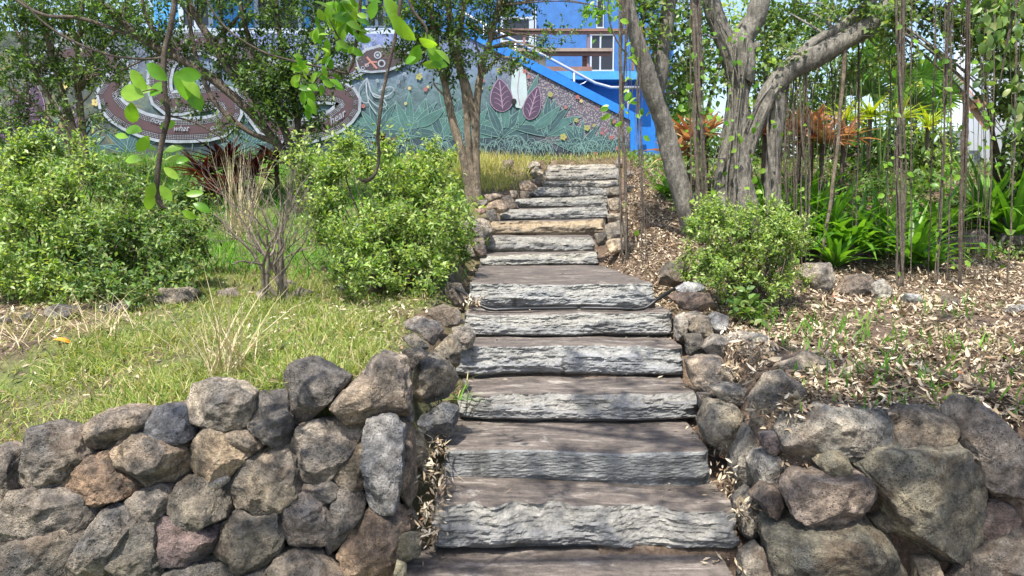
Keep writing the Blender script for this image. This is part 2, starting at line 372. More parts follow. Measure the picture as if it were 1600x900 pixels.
# ------------------------------------------------------------ stone steps
STEP_LAB = [
 'lowest pale stone step, its front cut off by the bottom of the picture',
 'widest cracked grey step with a large flaked scar in its face, second from bottom',
 'even smooth-faced grey stone step, third from the bottom, beside a hole full of dead leaves',
 'pale chipped step, fourth from the bottom, with a grass tuft at its left end',
 'pale stone step with scalloped chips along its top edge, fifth from the bottom',
 'pale stone step directly below the black hose',
 'deep landing slab with a wide ledge and the black hose lying along its foot',
 'thin pale stone step rising from the back of the deep landing',
 'streaky grey stone step two above the deep landing, beside the flat tan stone',
 'yellowish cracked stone step between grey ones',
 'low grey stone step just above the yellowish one, seamed lengthwise',
 'grey stone step with dark drips, two above the yellowish one',
 'smooth grey narrow stone step starting further right, fifth step from the top',
 'thin sunlit stone step, third from the top',
 'stone step with evenly spaced dark notches, just below the topmost one',
 'topmost thin stone step near the foot of the painted wall']
TINT = [(1, .98, .96), (1, 1, 1), (.85, .87, .88), (1, 1, 1), (1.05, 1.08, 1.12), (1.05, 1.06, 1.05), (1, 1.03, 1.05), (1.05, 1.05, 1), (.95, .95, .93),
        (1.15, .93, .66), (.9, .9, .9), (.95, .95, .92), (.85, .85, .85), (1.15, 1.1, 1.0), (.9, .88, .84), (1.1, 1.05, .95)]
def fbm(x, z, s, seed, o=4):
    return np.array([mnoise.fractal(Vector((a * s, b * s, seed * 7.3)), 1.0, 2.1, o) for a, b in zip(x.ravel(), z.ravel())]).reshape(x.shape)
def slab(i):
    yf, zt = SY[i], SZ[i] + ZC
    zb = (SZ[i - 1] + ZC - .012) if i else zt - .17
    x0, x1 = SX0[i], SX1[i]
    depth = (SY[i + 1] - yf if i < 15 else .5) + .10
    res = .0075 if i < 8 else .014
    nx = int((x1 - x0) / res); nf = 26 if i < 8 else 12; nt = int(max(10, depth / (.02 if i != 6 else .04)))
    tx = np.linspace(0, 1, nx); X0 = x0 + (x1 - x0) * tx
    g = np.random.default_rng(100 + i); ph = g.uniform(0, 6, 6)
    edge = .018 * np.sin(tx * 5 + ph[0]) + .009 * np.sin(tx * 13 + ph[1]) + .006 * np.sin(tx * 31 + ph[2])
    zedge = .008 * np.sin(tx * 4 + ph[3]) + .004 * np.sin(tx * 11 + ph[4])
    tilt = {1: -.035, 5: -.008, 7: -.012, 9: -.03, 10: -.035, 11: -.02}.get(i, 0) * (tx - .5) * -1
    if i == 1: tilt = -.05 * sm(.1, 1, tx) + .02
    rise = zt - zb
    # front face rows (bottom to top) with a chipped bevel along the top
    tf = np.linspace(0, 1, nf)
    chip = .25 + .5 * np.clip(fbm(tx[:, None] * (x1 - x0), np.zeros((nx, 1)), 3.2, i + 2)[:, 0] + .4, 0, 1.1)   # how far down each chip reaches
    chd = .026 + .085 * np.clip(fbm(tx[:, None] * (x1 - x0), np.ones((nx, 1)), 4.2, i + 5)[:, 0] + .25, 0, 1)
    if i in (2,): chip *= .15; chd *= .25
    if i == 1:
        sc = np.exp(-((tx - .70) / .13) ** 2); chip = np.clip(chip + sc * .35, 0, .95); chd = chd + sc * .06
    V = np.zeros((nx, nf + nt, 3))
    TX = np.repeat(tx[:, None], nf, 1) * (x1 - x0); TZ = np.repeat((tf * rise)[None], nx, 0)
    n1 = fbm(TX, TZ * 2.6, 6, i + 11, 5) * .013 + fbm(TX, TZ * 5, 24, i + 17, 4) * .009
    lay = fbm(TX * .25, TZ * 9, 6, i + 21, 2) * .008 + .0055 * np.floor(3 * (fbm(TX * .7, TZ * 6, 3, i + 51, 3) + .6))
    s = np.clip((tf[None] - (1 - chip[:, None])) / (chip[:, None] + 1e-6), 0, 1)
    scal = np.abs(np.sin(TX * 9 + ph[5] + np.sin(TX * 4) * 1.5)) * .03 * (s > 0) * s * (0 if i == 2 else 1)
    und = .085 * (1 - sm(0, .28, tf))[None] * (1 if i in (3, 5, 1, 4) else .5)
    yy = yf + edge[:, None] + chd[:, None] * s ** .6 + n1 + lay + scal + und
    if i == 2: yy = yf + .006 * np.sin(tx * 6)[:, None] + n1 * .55 + und * .4 + .012 * s ** 2
    V[:, :nf, 0] = X0[:, None]; V[:, :nf, 1] = yy
    V[:, :nf, 2] = zb - .03 * (tf[None] == 0) + (rise + zedge[:, None] + tilt[:, None]) * tf[None] 
    tb = np.linspace(0, 1, nt + 1)[1:]
    TY = yy[:, -1:] + (yf + depth - yy[:, -1:]) * tb[None]
    V[:, nf:, 0] = X0[:, None]; V[:, nf:, 1] = TY
    zz = fbm(np.repeat(TX[:, :1], nt, 1), TY, 3, i + 31, 4) * .006
    V[:, nf:, 2] = zt + zedge[:, None] * (1 - tb[None]) + tilt[:, None] + zz
    # ragged ends
    for side, sg in ((0, -1), (1, 1)):
        wgt = np.exp(-(tx if side == 0 else 1 - tx) * (x1 - x0) / .05)
        off = fbm(V[:, :, 1] * 1.0, V[:, :, 2] * 3, 5, i + 40 + side, 3) * .03
        V[:, :, 0] += sg * wgt[:, None] * off
        V[:, :nf, 1] += wgt[:, None] ** 2 * .03
    if i == 6:  # landing narrows to the back on its right side
        t = np.clip((V[:, :, 1] - yf) / depth, 0, 1); V[:, :, 0] -= t * .2 * tx[:, None] 
        
    a = Acc(); f = grid_faces(nx, nf + nt); j = f[:, 0] % (nf + nt)
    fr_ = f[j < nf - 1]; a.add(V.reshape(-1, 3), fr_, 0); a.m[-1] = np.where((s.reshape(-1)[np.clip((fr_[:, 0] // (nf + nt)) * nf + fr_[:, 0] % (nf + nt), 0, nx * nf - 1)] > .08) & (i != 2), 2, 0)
    a.v.append(np.zeros((0, 3)))
    ft = f[j >= nf - 1]; a.f.append(np.hstack([ft])); a.m.append(np.full(len(ft), 1))
    # ends and back skirts
    for col, flip in ((0, True), (nx - 1, False)):
        e = V[col]; b = e.copy(); b[:, 2] = zb - .03; b[:nf, 1] = np.maximum(b[:nf, 1], b[0, 1])
        fs = grid_faces(2, len(e)); 
        if flip: fs = fs[:, ::-1]
        a.add(np.vstack([e, b]), fs, 0)
    a.v = [v for v in a.v if len(v)]
    if i == 1: pass
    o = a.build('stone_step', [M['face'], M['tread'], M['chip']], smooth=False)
    o.color = TINT[i] + (1,)
    tag(o, STEP_LAB[i], 'step', 'stone steps climbing to the painted wall')
for i in range(16): slab(i)
# ------------------------------------------------------------ boulders
def ico(sub):
    import bmesh
    bm = bmesh.new(); bmesh.ops.create_icosphere(bm, subdivisions=sub, radius=1)
    v = np.array([x.co[:] for x in bm.verts]); f = np.array([[q.index for q in p.verts] for p in bm.faces]); bm.free(); return v, f
ICO = {s: ico(s) for s in (4, 5, 6)}
NROCK = [0]
def rock(poly, Y, lab, col, depth=None, group=None, sub=None, p=3.4, facets=12, rough=1.0, grow=1.06, name='boulder', lean=0.0, cat='boulder'):
    """boulder whose silhouette towards the stairs is poly (pixels) at distance Y, with its own depth"""
    NROCK[0] += 1; sd = NROCK[0]; g = np.random.default_rng(900 + sd)
    q = np.array([P(a, b, Y) for a, b in poly]); xy = q[:, [0, 2]]
    c = (xy.max(0) + xy.min(0)) / 2; d = xy - c
    # radius of the outline in every direction
    A = np.linspace(-math.pi, math.pi, 181)
    rr = np.zeros(181)
    for i, a in enumerate(A):
        u = np.array([math.cos(a), math.sin(a)]); best = 0
        for k in range(len(d)):
            e0, e1 = d[k], d[(k + 1) % len(d)]; e = e1 - e0; den = u[0] * e[1] - u[1] * e[0]
            if abs(den) < 1e-9: continue
            t = (e0[0] * e[1] - e0[1] * e[0]) / den; s = (e0[0] * u[1] - e0[1] * u[0]) / den
            if t > 0 and -1e-6 <= s <= 1 + 1e-6: best = max(best, t)
        rr[i] = best
    rr[rr == 0] = rr[rr > 0].min() if (rr > 0).any() else .05
    kern = np.exp(-np.linspace(-2, 2, 5) ** 2); kern /= kern.sum()
    ext = np.concatenate([rr[-3:-1], rr, rr[1:3]]); rr = np.convolve(ext, kern, 'valid')
    size = (rr.mean() * 2); depth = depth or size * g.uniform(.8, 1.0)
    px_size = size / Y * F
    v, f = ICO[sub or (6 if px_size > 75 else 5 if px_size > 30 else 4)]
    a, b, cc = v[:, 0], v[:, 2], v[:, 1]
    th = np.arctan2(b, a); rho = np.sqrt(a * a + b * b); kk = (rho ** p + np.abs(cc) ** p) ** (1 / p)
    R_ = np.interp(th, A, rr) * grow; rp = rho / kk; cp_ = cc / kk
    V = np.stack([R_ * rp * np.cos(th), cp_ * depth / 2, R_ * rp * np.sin(th)], 1)
    for _ in range(4):
        n = unit(np.array([g.normal() * .45, -1.0, g.normal() * .45 + .1])); sup = (V @ n).max(); o = sup * g.uniform(.62, .85)
        dd = V @ n - o; V = np.where((dd > 0)[:, None], V - n * (dd * .97)[:, None], V)
    for _ in range(facets):     # broken flat faces, mostly towards the front
        n = unit(np.array([g.normal() * .9, -abs(g.normal()) * 1.0 - .25, g.normal() * .9])); sup = (V @ n).max(); o = sup * g.uniform(.70, .94)
        dd = V @ n - o; V = np.where((dd > 0)[:, None], V - n * (dd * .985)[:, None], V)
    nr = unit(V / np.array([R_.mean(), depth / 2, R_.mean()]))
    sc = 1 / max(size, .05)
    W = V * 1.0
    h = np.array([mnoise.fractal(Vector(x * sc * 2.2 + sd * 3.1), .9, 2.2, 6) for x in W])
    h2 = np.array([mnoise.ridged_multi_fractal(Vector(x * sc * 3.2 + sd * 1.7), .8, 2.1, 5, 1.0, 2.0) for x in W])
    V = V + nr * ((h * .034 + (h2 - 1.1) * .038) * size * rough)[:, None]
    if lean: V[:, 1] += V[:, 2] * lean
    V = V + np.array([c[0], Y, c[1]])
    acc = Acc(); acc.add(V, f); o = acc.build(name, M['rock'], smooth=True)
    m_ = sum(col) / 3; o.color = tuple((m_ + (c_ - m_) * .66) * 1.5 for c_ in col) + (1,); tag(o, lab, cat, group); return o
def conv(ox, oy, s, pts): return [(ox + a / s, oy + b / s) for a, b in pts]
GREY = (.21, .19, .165); DGREY = (.125, .12, .115); TAN = (.27, .22, .165); BRN = (.23, .165, .11); ORG = (.27, .175, .105)
BLUE = (.19, .205, .225); PURP = (.18, .145, .14); PALE = (.36, .33, .28); MOSS = (.19, .185, .115); LT = (.30, .27, .22)
GL = 'boulders of the dry stone wall left of the steps'
ZLt = [
 ([(60,430),(80,350),(130,315),(200,300),(290,330),(350,400),(310,470),(230,535),(130,530),(80,480)], GREY, "rough dark grey top-row boulder of the left wall, second from the left edge"),
 ([(325,310),(380,262),(470,242),(565,245),(565,290),(500,340),(420,388),(355,370)], TAN, 'low rounded tan boulder on the top row left of the blue-black stone'),
 ([(535,310),(590,240),(680,232),(740,275),(735,340),(690,372),(610,350)], (.12,.135,.165), 'small blue-black boulder with white streaks on the top row of the left wall'),
 ([(700,210),(730,150),(800,135),(900,150),(955,190),(945,290),(880,318),(770,305),(720,260)], LT, 'pale tan pitted boulder sitting highest in the middle of the left wall'),
 ([(950,200),(1010,180),(1080,190),(1110,270),(1105,370),(1050,385),(990,350),(950,290)], DGREY, 'dark brown-grey upright boulder right of the pale tan pitted one'),
 ([(1065,150),(1100,75),(1190,55),(1250,90),(1330,130),(1240,220),(1120,330),(1090,200)], DGREY, 'large charcoal boulder with a pointed top, highest in the left wall'),
 ([(1205,270),(1290,190),(1350,130),(1480,125),(1480,200),(1450,270),(1370,305),(1250,300)], TAN, 'smooth tan wedge boulder leaning against the charcoal pointed one'),
 ([(0,390),(60,400),(100,490),(60,560),(0,610),(-60,560),(-70,430)], TAN, 'brown boulder cut by the left edge of the picture, top row'),
 ([(405,390),(440,350),(520,325),(620,350),(700,400),(715,480),(650,535),(540,520),(450,470)], (.31,.24,.165), 'large golden-tan oval boulder below the blue-black stone'),
 ([(260,510),(340,430),(410,405),(450,480),(540,530),(470,590),(340,640),(280,570)], ORG, 'orange-brown angular boulder left of the golden-tan oval one'),
 ([(715,350),(790,312),(890,325),(975,380),(940,430),(880,480),(800,510),(730,470)], (.28,.225,.15), 'tan half-round boulder with a flat top, right of the golden-tan oval one'),
 ([(1115,370),(1140,310),(1210,290),(1360,310),(1365,370),(1300,440),(1240,520),(1180,525),(1140,440)], GREY, 'grey-brown rounded boulder directly under the smooth tan wedge'),
 ([(860,520),(900,450),(1000,395),(1080,390),(1120,430),(1135,550),(1080,600),(960,655),(880,610)], (.22,.19,.145), 'large round olive-grey boulder in the centre of the left wall'),
 ([(1270,490),(1340,390),(1385,370),(1388,520),(1360,575),(1300,540)], (.22,.18,.12), 'small olive triangular stone wedged left of the tall blue-grey block'),
 ([(-40,610),(60,545),(180,535),(290,580),(355,650),(300,700),(160,715),(0,750),(-80,740)], GREY, 'long low tan-grey boulder at the left edge, second row from below'),
 ([(470,600),(530,545),(600,530),(655,550),(640,620),(580,660),(500,690)], GREY, 'flat grey stone above the purple boulder'),
 ([(635,590),(700,510),(760,500),(860,550),(855,680),(760,680),(650,650)], (.17,.155,.125), 'box-shaped brown-grey boulder right above the purple one'),
 ([(250,873),(330,740),(370,640),(460,600),(500,690),(440,790),(400,930),(240,930)], (.235,.215,.185), 'big slanted grey slab standing on the bottom row'),
 ([(490,700),(580,660),(600,760),(625,820),(580,930),(400,930),(440,790)], (.19,.175,.14), 'olive-grey boulder between the slanted slab and the purple boulder'),
 ([(578,700),(620,640),(720,680),(820,690),(805,770),(720,815),(630,800)], (.17,.12,.125), 'purple-tinged rounded boulder low in the left wall'),
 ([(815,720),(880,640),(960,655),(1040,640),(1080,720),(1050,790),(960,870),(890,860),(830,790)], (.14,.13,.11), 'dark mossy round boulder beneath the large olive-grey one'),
 ([(1055,640),(1100,570),(1180,550),(1260,590),(1270,680),(1240,780),(1160,770),(1090,710)], (.19,.165,.155), 'mauve-grey boulder with a pale flank, right of the dark mossy round one'),
 ([(1265,590),(1300,530),(1390,575),(1370,640),(1310,720),(1245,790),(1240,700)], (.14,.13,.12), 'narrow dark slab leaning right of the mauve-grey boulder'),
 ([(-40,760),(150,720),(260,705),(310,740),(300,820),(240,880),(100,930),(-60,930)], (.185,.165,.135), 'flat-topped brown boulder in the bottom left corner'),
 ([(1290,770),(1370,650),(1430,620),(1500,615),(1535,700),(1520,820),(1480,930),(1350,930)], (.29,.20,.125), 'large rusty-brown boulder at the foot of the wall corner, under the tall blue-grey block'),
 ([(1000,870),(1060,800),(1120,780),(1210,810),(1300,870),(1300,960),(1000,960)], (.24,.20,.15), 'brown boulder on the bottom row, left of the rusty-brown one'),
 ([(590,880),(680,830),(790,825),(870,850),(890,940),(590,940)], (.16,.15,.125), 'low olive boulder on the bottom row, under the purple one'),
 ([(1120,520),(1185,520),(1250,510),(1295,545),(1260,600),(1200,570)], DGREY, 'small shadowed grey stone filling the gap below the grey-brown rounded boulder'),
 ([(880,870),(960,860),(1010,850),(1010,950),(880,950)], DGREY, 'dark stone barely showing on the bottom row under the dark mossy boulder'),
 ([(840,315),(930,312),(1005,365),(985,390),(930,380),(870,350)], (.25,.21,.16), 'thin slanting tan stone between the half-round boulder and the dark upright one'),
 ([(1050,395),(1120,385),(1135,440),(1130,500),(1080,440)], DGREY, 'small dark stone right of the large olive-grey boulder'),
]
for pts, col, lab in ZLt:
    q = conv(0, 540, 2.4242, pts); cx = sum(a for a, b in q) / len(q); cy = sum(b for a, b in q) / len(q)
    x_ = P(cx, cy, 3.1)[0]; Yc = lwall(x_) + .10 - (cy - 700) * .0007
    rock(q, Yc, lab, col, group=GL, depth=.30 if len(pts) > 5 else .2)
rock(conv(0,540,2.4242,[(790,522),(845,500),(868,505),(860,522),(815,542)]), 2.93, 'short pale chip of stone poking out under the tan half-round boulder', PALE, group=None, depth=.07, name='stone_chip', cat='stone')
GR1 = 'boulders lining the left side of the steps'
def many(rows, grp, ox, oy, s):
    for pts, Y, col, lab, *k in rows:
        kw = k[0] if k else {}
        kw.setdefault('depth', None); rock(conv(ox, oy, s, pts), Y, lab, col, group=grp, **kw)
many([
 ([(1385,300),(1420,285),(1490,285),(1525,320),(1520,500),(1500,610),(1430,620),(1395,560),(1380,440)], 3.22, (.20,.215,.235), 'tall upright blue-grey block at the corner of the left wall', dict(depth=.2, p=5, facets=3)),
 ([(1500,290),(1560,330),(1575,560),(1530,620),(1490,540)], 3.42, (.25,.19,.12), 'tall brown slab with upright grain right behind the blue-grey block', dict(depth=.26, p=5)),
 ([(1345,140),(1380,80),(1450,38),(1525,58),(1550,130),(1545,262),(1500,290),(1450,275)], 3.38, (.24,.205,.165), 'blocky tan-grey boulder crowning the corner of the left wall', dict(depth=.3, p=4)),
 ([(1500,620),(1550,595),(1580,660),(1545,720),(1510,690)], 3.35, (.33,.26,.17), 'small yellow-tan stone at the foot of the corner beside the dead leaves'),
], GR1, 0, 540, 2.4242)
many([
 ([(395,640),(430,535),(560,510),(650,600),(690,700),(620,800),(520,860),(430,830),(375,760)], 3.85, (.31,.27,.19), 'tan pitted boulder right of the corner crown, above the third step'),
 ([(540,480),(640,380),(700,400),(720,470),(700,640),(620,600)], 4.25, (.29,.255,.18), 'tan boulder touching the left end of the fifth step'),
 ([(300,490),(420,470),(500,510),(430,550),(370,640),(335,640)], 3.75, (.22,.19,.15), 'small grey-brown stone behind the corner crown'),
 ([(300,400),(380,365),(470,430),(510,500),(400,480)], 4.0, (.25,.23,.18), 'greenish flat stone at the lawn edge behind the corner'),
 ([(320,290),(420,250),(560,290),(612,370),(510,450),(440,360),(330,330)], 4.4, (.25,.225,.20), 'broad grey stone with a hollow at the lawn edge, halfway along the left side'),
 ([(480,200),(600,170),(700,200),(740,290),(640,320),(540,280)], 4.95, (.19,.17,.14), 'brown stone half hidden by grass beside the sixth step'),
 ([(640,330),(780,320),(820,380),(800,460),(720,485),(690,400)], 4.6, (.27,.25,.22), 'pale flat-topped stone wedged at the left end of the sixth step'),
 ([(620,10),(720,20),(760,100),(740,230),(680,170),(610,80)], 5.4, (.18,.145,.105), 'brown upright stone at the left end of the deep landing'),
], GR1, 560, 440, 4.5)
many([
 ([(305,115),(420,40),(495,60),(505,150),(430,220),(340,230)], 3.78, (.19,.20,.205), 'blue-grey angular stone at the left end of the fourth step'),
 ([(190,130),(255,20),(275,60),(270,180),(240,200)], 3.6, DGREY, 'narrow dark stone in the cleft behind the blue-grey block'),
 ([(265,180),(320,185),(348,300),(340,375),(288,380)], 3.6, (.30,.26,.17), 'thin upright yellowish slab beside the leaf-filled hollow'),
 ([(180,720),(260,690),(310,700),(310,780),(240,850),(170,860)], 3.15, MOSS, 'mossy stone at the left end of the lowest step'),
 ([(240,850),(190,830),(170,960),(240,960)], 3.0, MOSS, 'low mossy stone under the mossy one at the foot of the steps'),
], GR1, 560, 620, 3.214)
GR2 = 'stones edging the upper flight on its left'
many([
 ([(130,560),(200,520),(300,500),(355,580),(355,650),(290,690),(180,640)], 7.35, (.27,.25,.215), 'large grey stone left of the streaky grey step above the landing'),
 ([(200,650),(290,640),(315,740),(260,780),(210,720)], 7.15, (.29,.21,.165), 'pinkish stone at the left end of the thin step above the landing'),
 ([(110,700),(200,690),(245,780),(180,810),(110,770)], 7.0, (.24,.22,.15), 'greenish rounded stone by the landing, below the pinkish one'),
 ([(315,430),(330,395),(400,370),(495,440),(400,465)], 8.3, (.36,.28,.20), 'orange-tan stone left of the yellowish step'),
 ([(240,430),(290,410),(315,450),(270,480)], 8.0, (.33,.21,.165), 'little pink stone beside the orange-tan one'),
 ([(300,450),(370,440),(405,510),(350,535)], 8.0, DGREY, 'dark stone touching the left end of the low seamed step'),
 ([(425,350),(480,340),(555,440),(510,455),(450,400)], 8.7, (.17,.145,.125), 'dark slanting slab above the orange-tan stone'),
 ([(295,335),(400,325),(425,360),(330,388)], 8.8, (.26,.21,.17), 'flat brown stone at the foot of the slender four-stemmed tree'),
 ([(540,240),(620,235),(680,290),(600,315),(560,300)], 9.4, (.33,.25,.19), 'reddish-tan stone two steps below the rock pile at the top'),
 ([(550,310),(640,315),(605,370),(560,360)], 9.2, (.15,.13,.11), 'dark low stone under the reddish-tan one'),
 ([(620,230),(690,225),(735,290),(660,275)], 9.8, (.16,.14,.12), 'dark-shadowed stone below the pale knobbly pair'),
 ([(620,190),(660,130),(720,180),(735,240),(650,225)], 10.4, (.34,.31,.24), 'lower of the two pale knobbly stones at the top left of the stairs'),
 ([(585,150),(640,95),(695,120),(660,165),(610,170)], 10.9, (.36,.32,.25), 'upper of the two pale knobbly stones at the top left of the stairs'),
 ([(425,95),(500,85),(510,110),(480,165),(435,165)], 10.8, (.2,.18,.145), 'lone dark stone in the yellow grass right of the slender tree'),
 ([(480,305),(530,310),(548,362),(500,365)], 8.9, (.32,.27,.2), 'small tan stone between the dark slab and the dark low stone'),
 ([(250,370),(320,370),(330,410),(260,420)], 8.5, (.25,.22,.18), 'small grey stone left of the orange-tan one'),
], GR2, 690, 230, 4.5)
GR3 = 'stones edging the upper flight on its right'
many([
 ([(145,625),(175,605),(225,600),(330,640),(270,672),(180,692)], 7.2, (.44,.36,.24), 'flat pale yellow stone lying right of the steps above the landing', dict(facets=3)),
 ([(145,520),(230,490),(292,560),(245,605),(150,595)], 7.7, (.23,.21,.17), 'grey rounded stone behind the flat pale yellow one'),
 ([(75,570),(150,560),(150,630),(95,645)], 7.3, (.15,.135,.11), 'dark stone at the right end of the streaky grey step'),
 ([(150,450),(235,445),(245,500),(160,495)], 8.3, (.27,.25,.2), 'mossy grey stone at the right end of the yellowish step'),
 ([(150,350),(235,350),(235,425),(170,430)], 8.85, (.34,.30,.23), 'pale stone at the right end of the low seamed step'),
 ([(148,290),(235,285),(235,340),(150,340)], 9.4, (.36,.32,.25), 'pale stone right of the narrow smooth step'),
 ([(270,178),(335,200),(322,225),(275,225)], 11.0, (.22,.21,.2), 'grey stone near the top, right of the notched step'),
 ([(265,270),(320,280),(322,312),(272,315)], 9.8, (.18,.16,.13), 'dark round stone between the two straight aerial roots'),
 ([(196,115),(242,112),(245,165),(205,172)], 11.7, (.22,.19,.16), 'square brown stone at the right end of the topmost step'),
 ([(470,800),(540,740),(640,745),(690,800),(660,870),(560,890),(480,880)], 5.75, (.2,.165,.12), 'earthy brown lump behind the right end of the black hose'),
], GR3, 910, 220, 3.915)
GW = 'boulders lining the right side of the steps'
many([
 ([(75,92),(140,52),(250,55),(285,95),(190,130),(90,118)], 5.15, (.36,.41,.46), 'flat pale blue-grey stone under the right-hand bush', dict(facets=2)),
 ([(30,150),(140,120),(300,130),(345,200),(250,255),(120,235)], 5.1, (.17,.12,.095), 'dark red-brown stone below the pale blue-grey flat one', dict(depth=.3)),
 ([(80,300),(150,270),(175,420),(130,480),(75,440)], 4.95, (.3,.29,.26), 'pale thin slab at the right end of the sixth step', dict(depth=.3)),
 ([(150,285),(240,262),(290,300),(210,345),(160,335)], 4.9, (.22,.205,.18), 'grey stone capping the pale thin slab', dict(depth=.3)),
 ([(180,395),(250,290),(315,300),(335,400),(260,435)], 4.75, (.28,.235,.16), 'yellow-brown knobbly stone between the pale slab and the blue one', dict(depth=.3)),
 ([(298,325),(360,265),(425,290),(420,385),(350,405)], 4.75, (.25,.275,.30), 'small blue-grey stone under the bright leafy shoot', dict(depth=.3)),
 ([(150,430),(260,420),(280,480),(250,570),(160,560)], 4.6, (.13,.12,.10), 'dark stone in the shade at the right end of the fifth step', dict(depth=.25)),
 ([(262,510),(360,430),(432,440),(435,565),(330,578)], 4.5, (.27,.25,.215), 'grey-tan wedge stone left of the long pale capstone', dict(depth=.32)),
 ([(432,455),(560,415),(720,440),(722,490),(600,560),(500,600),(440,530)], 4.5, (.33,.31,.265), 'long pale capstone with a flat top, right of the grey-tan wedge', dict(depth=.36, p=4)),
 ([(162,615),(260,580),(400,590),(432,680),(400,785),(300,835),(215,780),(180,690)], 4.3, (.30,.245,.185), 'round pinkish-tan boulder at the right end of the fifth step', dict(depth=.34)),
 ([(405,680),(480,662),(515,700),(440,775),(398,775)], 4.15, (.27,.24,.18), 'little olive stone between the pinkish-tan boulder and the two-toned block', dict(depth=.2)),
 ([(508,620),(560,575),(740,600),(755,665),(660,785),(570,785),(528,700)], 4.2, (.27,.25,.215), 'two-toned block with a pale top and dark front, under the long capstone', dict(depth=.36, p=4.5)),
 ([(332,800),(420,778),(560,788),(592,840),(520,905),(400,890)], 3.95, (.29,.27,.225), 'small flat grey stone under the pinkish-tan boulder', dict(depth=.3)),
], GW, 1040, 430, 4.5)
GW2 = 'boulders of the dry stone wall right of the steps'
many([
 ([(335,170),(400,80),(470,60),(530,120),(545,190),(475,260),(400,305),(345,250)], 3.55, (.27,.24,.19), 'tan pitted boulder at the corner of the right wall, in front of the leaf-strewn one'),
 ([(450,35),(560,-20),(650,10),(690,60),(682,150),(620,170),(530,130)], 3.85, (.25,.215,.165), 'broad brown boulder with dead leaves and a twig on top, behind the right corner'),
 ([(120,275),(160,190),(250,195),(295,250),(285,345),(220,375),(140,335)], 3.85, (.24,.225,.17), 'smooth round olive-tan boulder at the right end of the fourth step', dict(depth=.36, facets=2)),
 ([(110,150),(165,150),(165,200),(120,215)], 4.1, (.18,.16,.13), 'small dark stone left of the smooth round boulder', dict(depth=.2)),
 ([(375,320),(440,312),(465,370),(420,400),(380,370)], 3.35, (.22,.17,.165), 'small mauve stone tucked beneath the tan pitted corner boulder', dict(depth=.2)),
 ([(466,310),(500,240),(640,205),(880,232),(922,340),(850,370),(690,372),(590,442),(500,412),(466,370)], 3.3, (.25,.24,.205), 'long grey capstone with a folded face on top of the right wall', dict(depth=.4)),
 ([(905,250),(980,215),(1090,218),(1178,290),(1183,342),(1060,370),(950,382),(915,320)], 3.3, (.235,.20,.145), 'brown capstone right of the long grey one', dict(depth=.36)),
 ([(1162,225),(1200,178),(1260,190),(1360,260),(1400,330),(1440,450),(1450,612),(1390,612),(1300,540),(1240,480),(1200,350)], 3.22, (.24,.215,.185), 'long knobbly grey boulder standing slantwise at the right end of the wall top', dict(depth=.34)),
 ([(726,395),(900,378),(1180,358),(1240,500),(1258,700),(1252,850),(1180,835),(980,762),(900,685),(870,580),(800,480),(740,430)], 3.22, (.225,.215,.15), 'largest boulder of the right wall, flat-faced, olive and pointed at the bottom', dict(depth=.36, p=5, facets=3)),
 ([(466,540),(520,480),(700,480),(780,472),(840,550),(852,622),(760,655),(570,688),(490,622)], 3.16, (.20,.165,.14), 'purple-brown boulder with a rusty end, left of the largest boulder', dict(depth=.34)),
 ([(596,430),(640,382),(722,378),(722,472),(640,480)], 3.2, (.27,.245,.15), 'small square yellowish stone above the purple-brown boulder', dict(depth=.25, p=5)),
 ([(340,590),(400,540),(462,550),(478,610),(430,655),(370,612)], 3.2, (.12,.09,.07), 'small dark red-brown stone sticking out at the right corner', dict(depth=.3)),
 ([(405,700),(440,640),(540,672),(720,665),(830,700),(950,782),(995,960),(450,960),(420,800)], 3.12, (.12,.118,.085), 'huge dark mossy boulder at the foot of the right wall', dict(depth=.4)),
 ([(1253,600),(1330,588),(1415,620),(1382,745),(1310,822),(1262,800)], 3.2, (.2,.145,.12), 'rust-brown pointed boulder below the slantwise knobbly one', dict(depth=.3)),
 ([(812,655),(880,638),(905,700),(850,705)], 3.22, (.2,.18,.13), 'tiny olive stone squeezed between the purple-brown and the largest boulder', dict(depth=.2)),
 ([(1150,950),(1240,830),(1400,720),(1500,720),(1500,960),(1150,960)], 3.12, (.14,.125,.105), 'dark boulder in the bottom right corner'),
 ([(1015,840),(1090,832),(1098,960),(1012,960)], 3.15, (.25,.215,.15), 'small tan upright stone on the bottom row of the right wall', dict(depth=.2)),
 ([(1100,870),(1180,845),(1180,950),(1105,950)], 3.25, (.13,.12,.10), 'small dark stone right of the tan upright one', dict(depth=.2)),
 ([(360,395),(470,390),(492,490),(465,560),(380,560),(335,450)], 3.4, (.38,.37,.33), 'pale lichen-covered slab at the right wall corner', dict(depth=.3, p=4)),
 ([(265,400),(330,290),(365,400),(342,570),(285,550),(258,460)], 3.6, (.27,.26,.22), 'tall narrow olive slab with upright grain facing the steps', dict(depth=.4, p=4)),
 ([(300,830),(370,790),(425,850),(412,950),(290,950)], 3.15, (.2,.19,.16), 'pale wedge of stone at the right end of the lowest step', dict(depth=.3)),
 ([(275,620),(340,560),(385,680),(345,745),(280,710)], 3.4, (.22,.21,.17), 'grey stone at the right end of the widest step', dict(depth=.4)),
 ([(1405,340),(1520,320),(1540,440),(1440,430)], 3.4, (.24,.21,.18), 'stone at the right edge of the picture behind the slantwise boulder'),
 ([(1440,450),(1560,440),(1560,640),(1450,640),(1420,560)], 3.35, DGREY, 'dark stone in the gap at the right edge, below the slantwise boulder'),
], GW2, 1050, 560, 2.647)
GN = 'stones lying loose on the leaf litter'
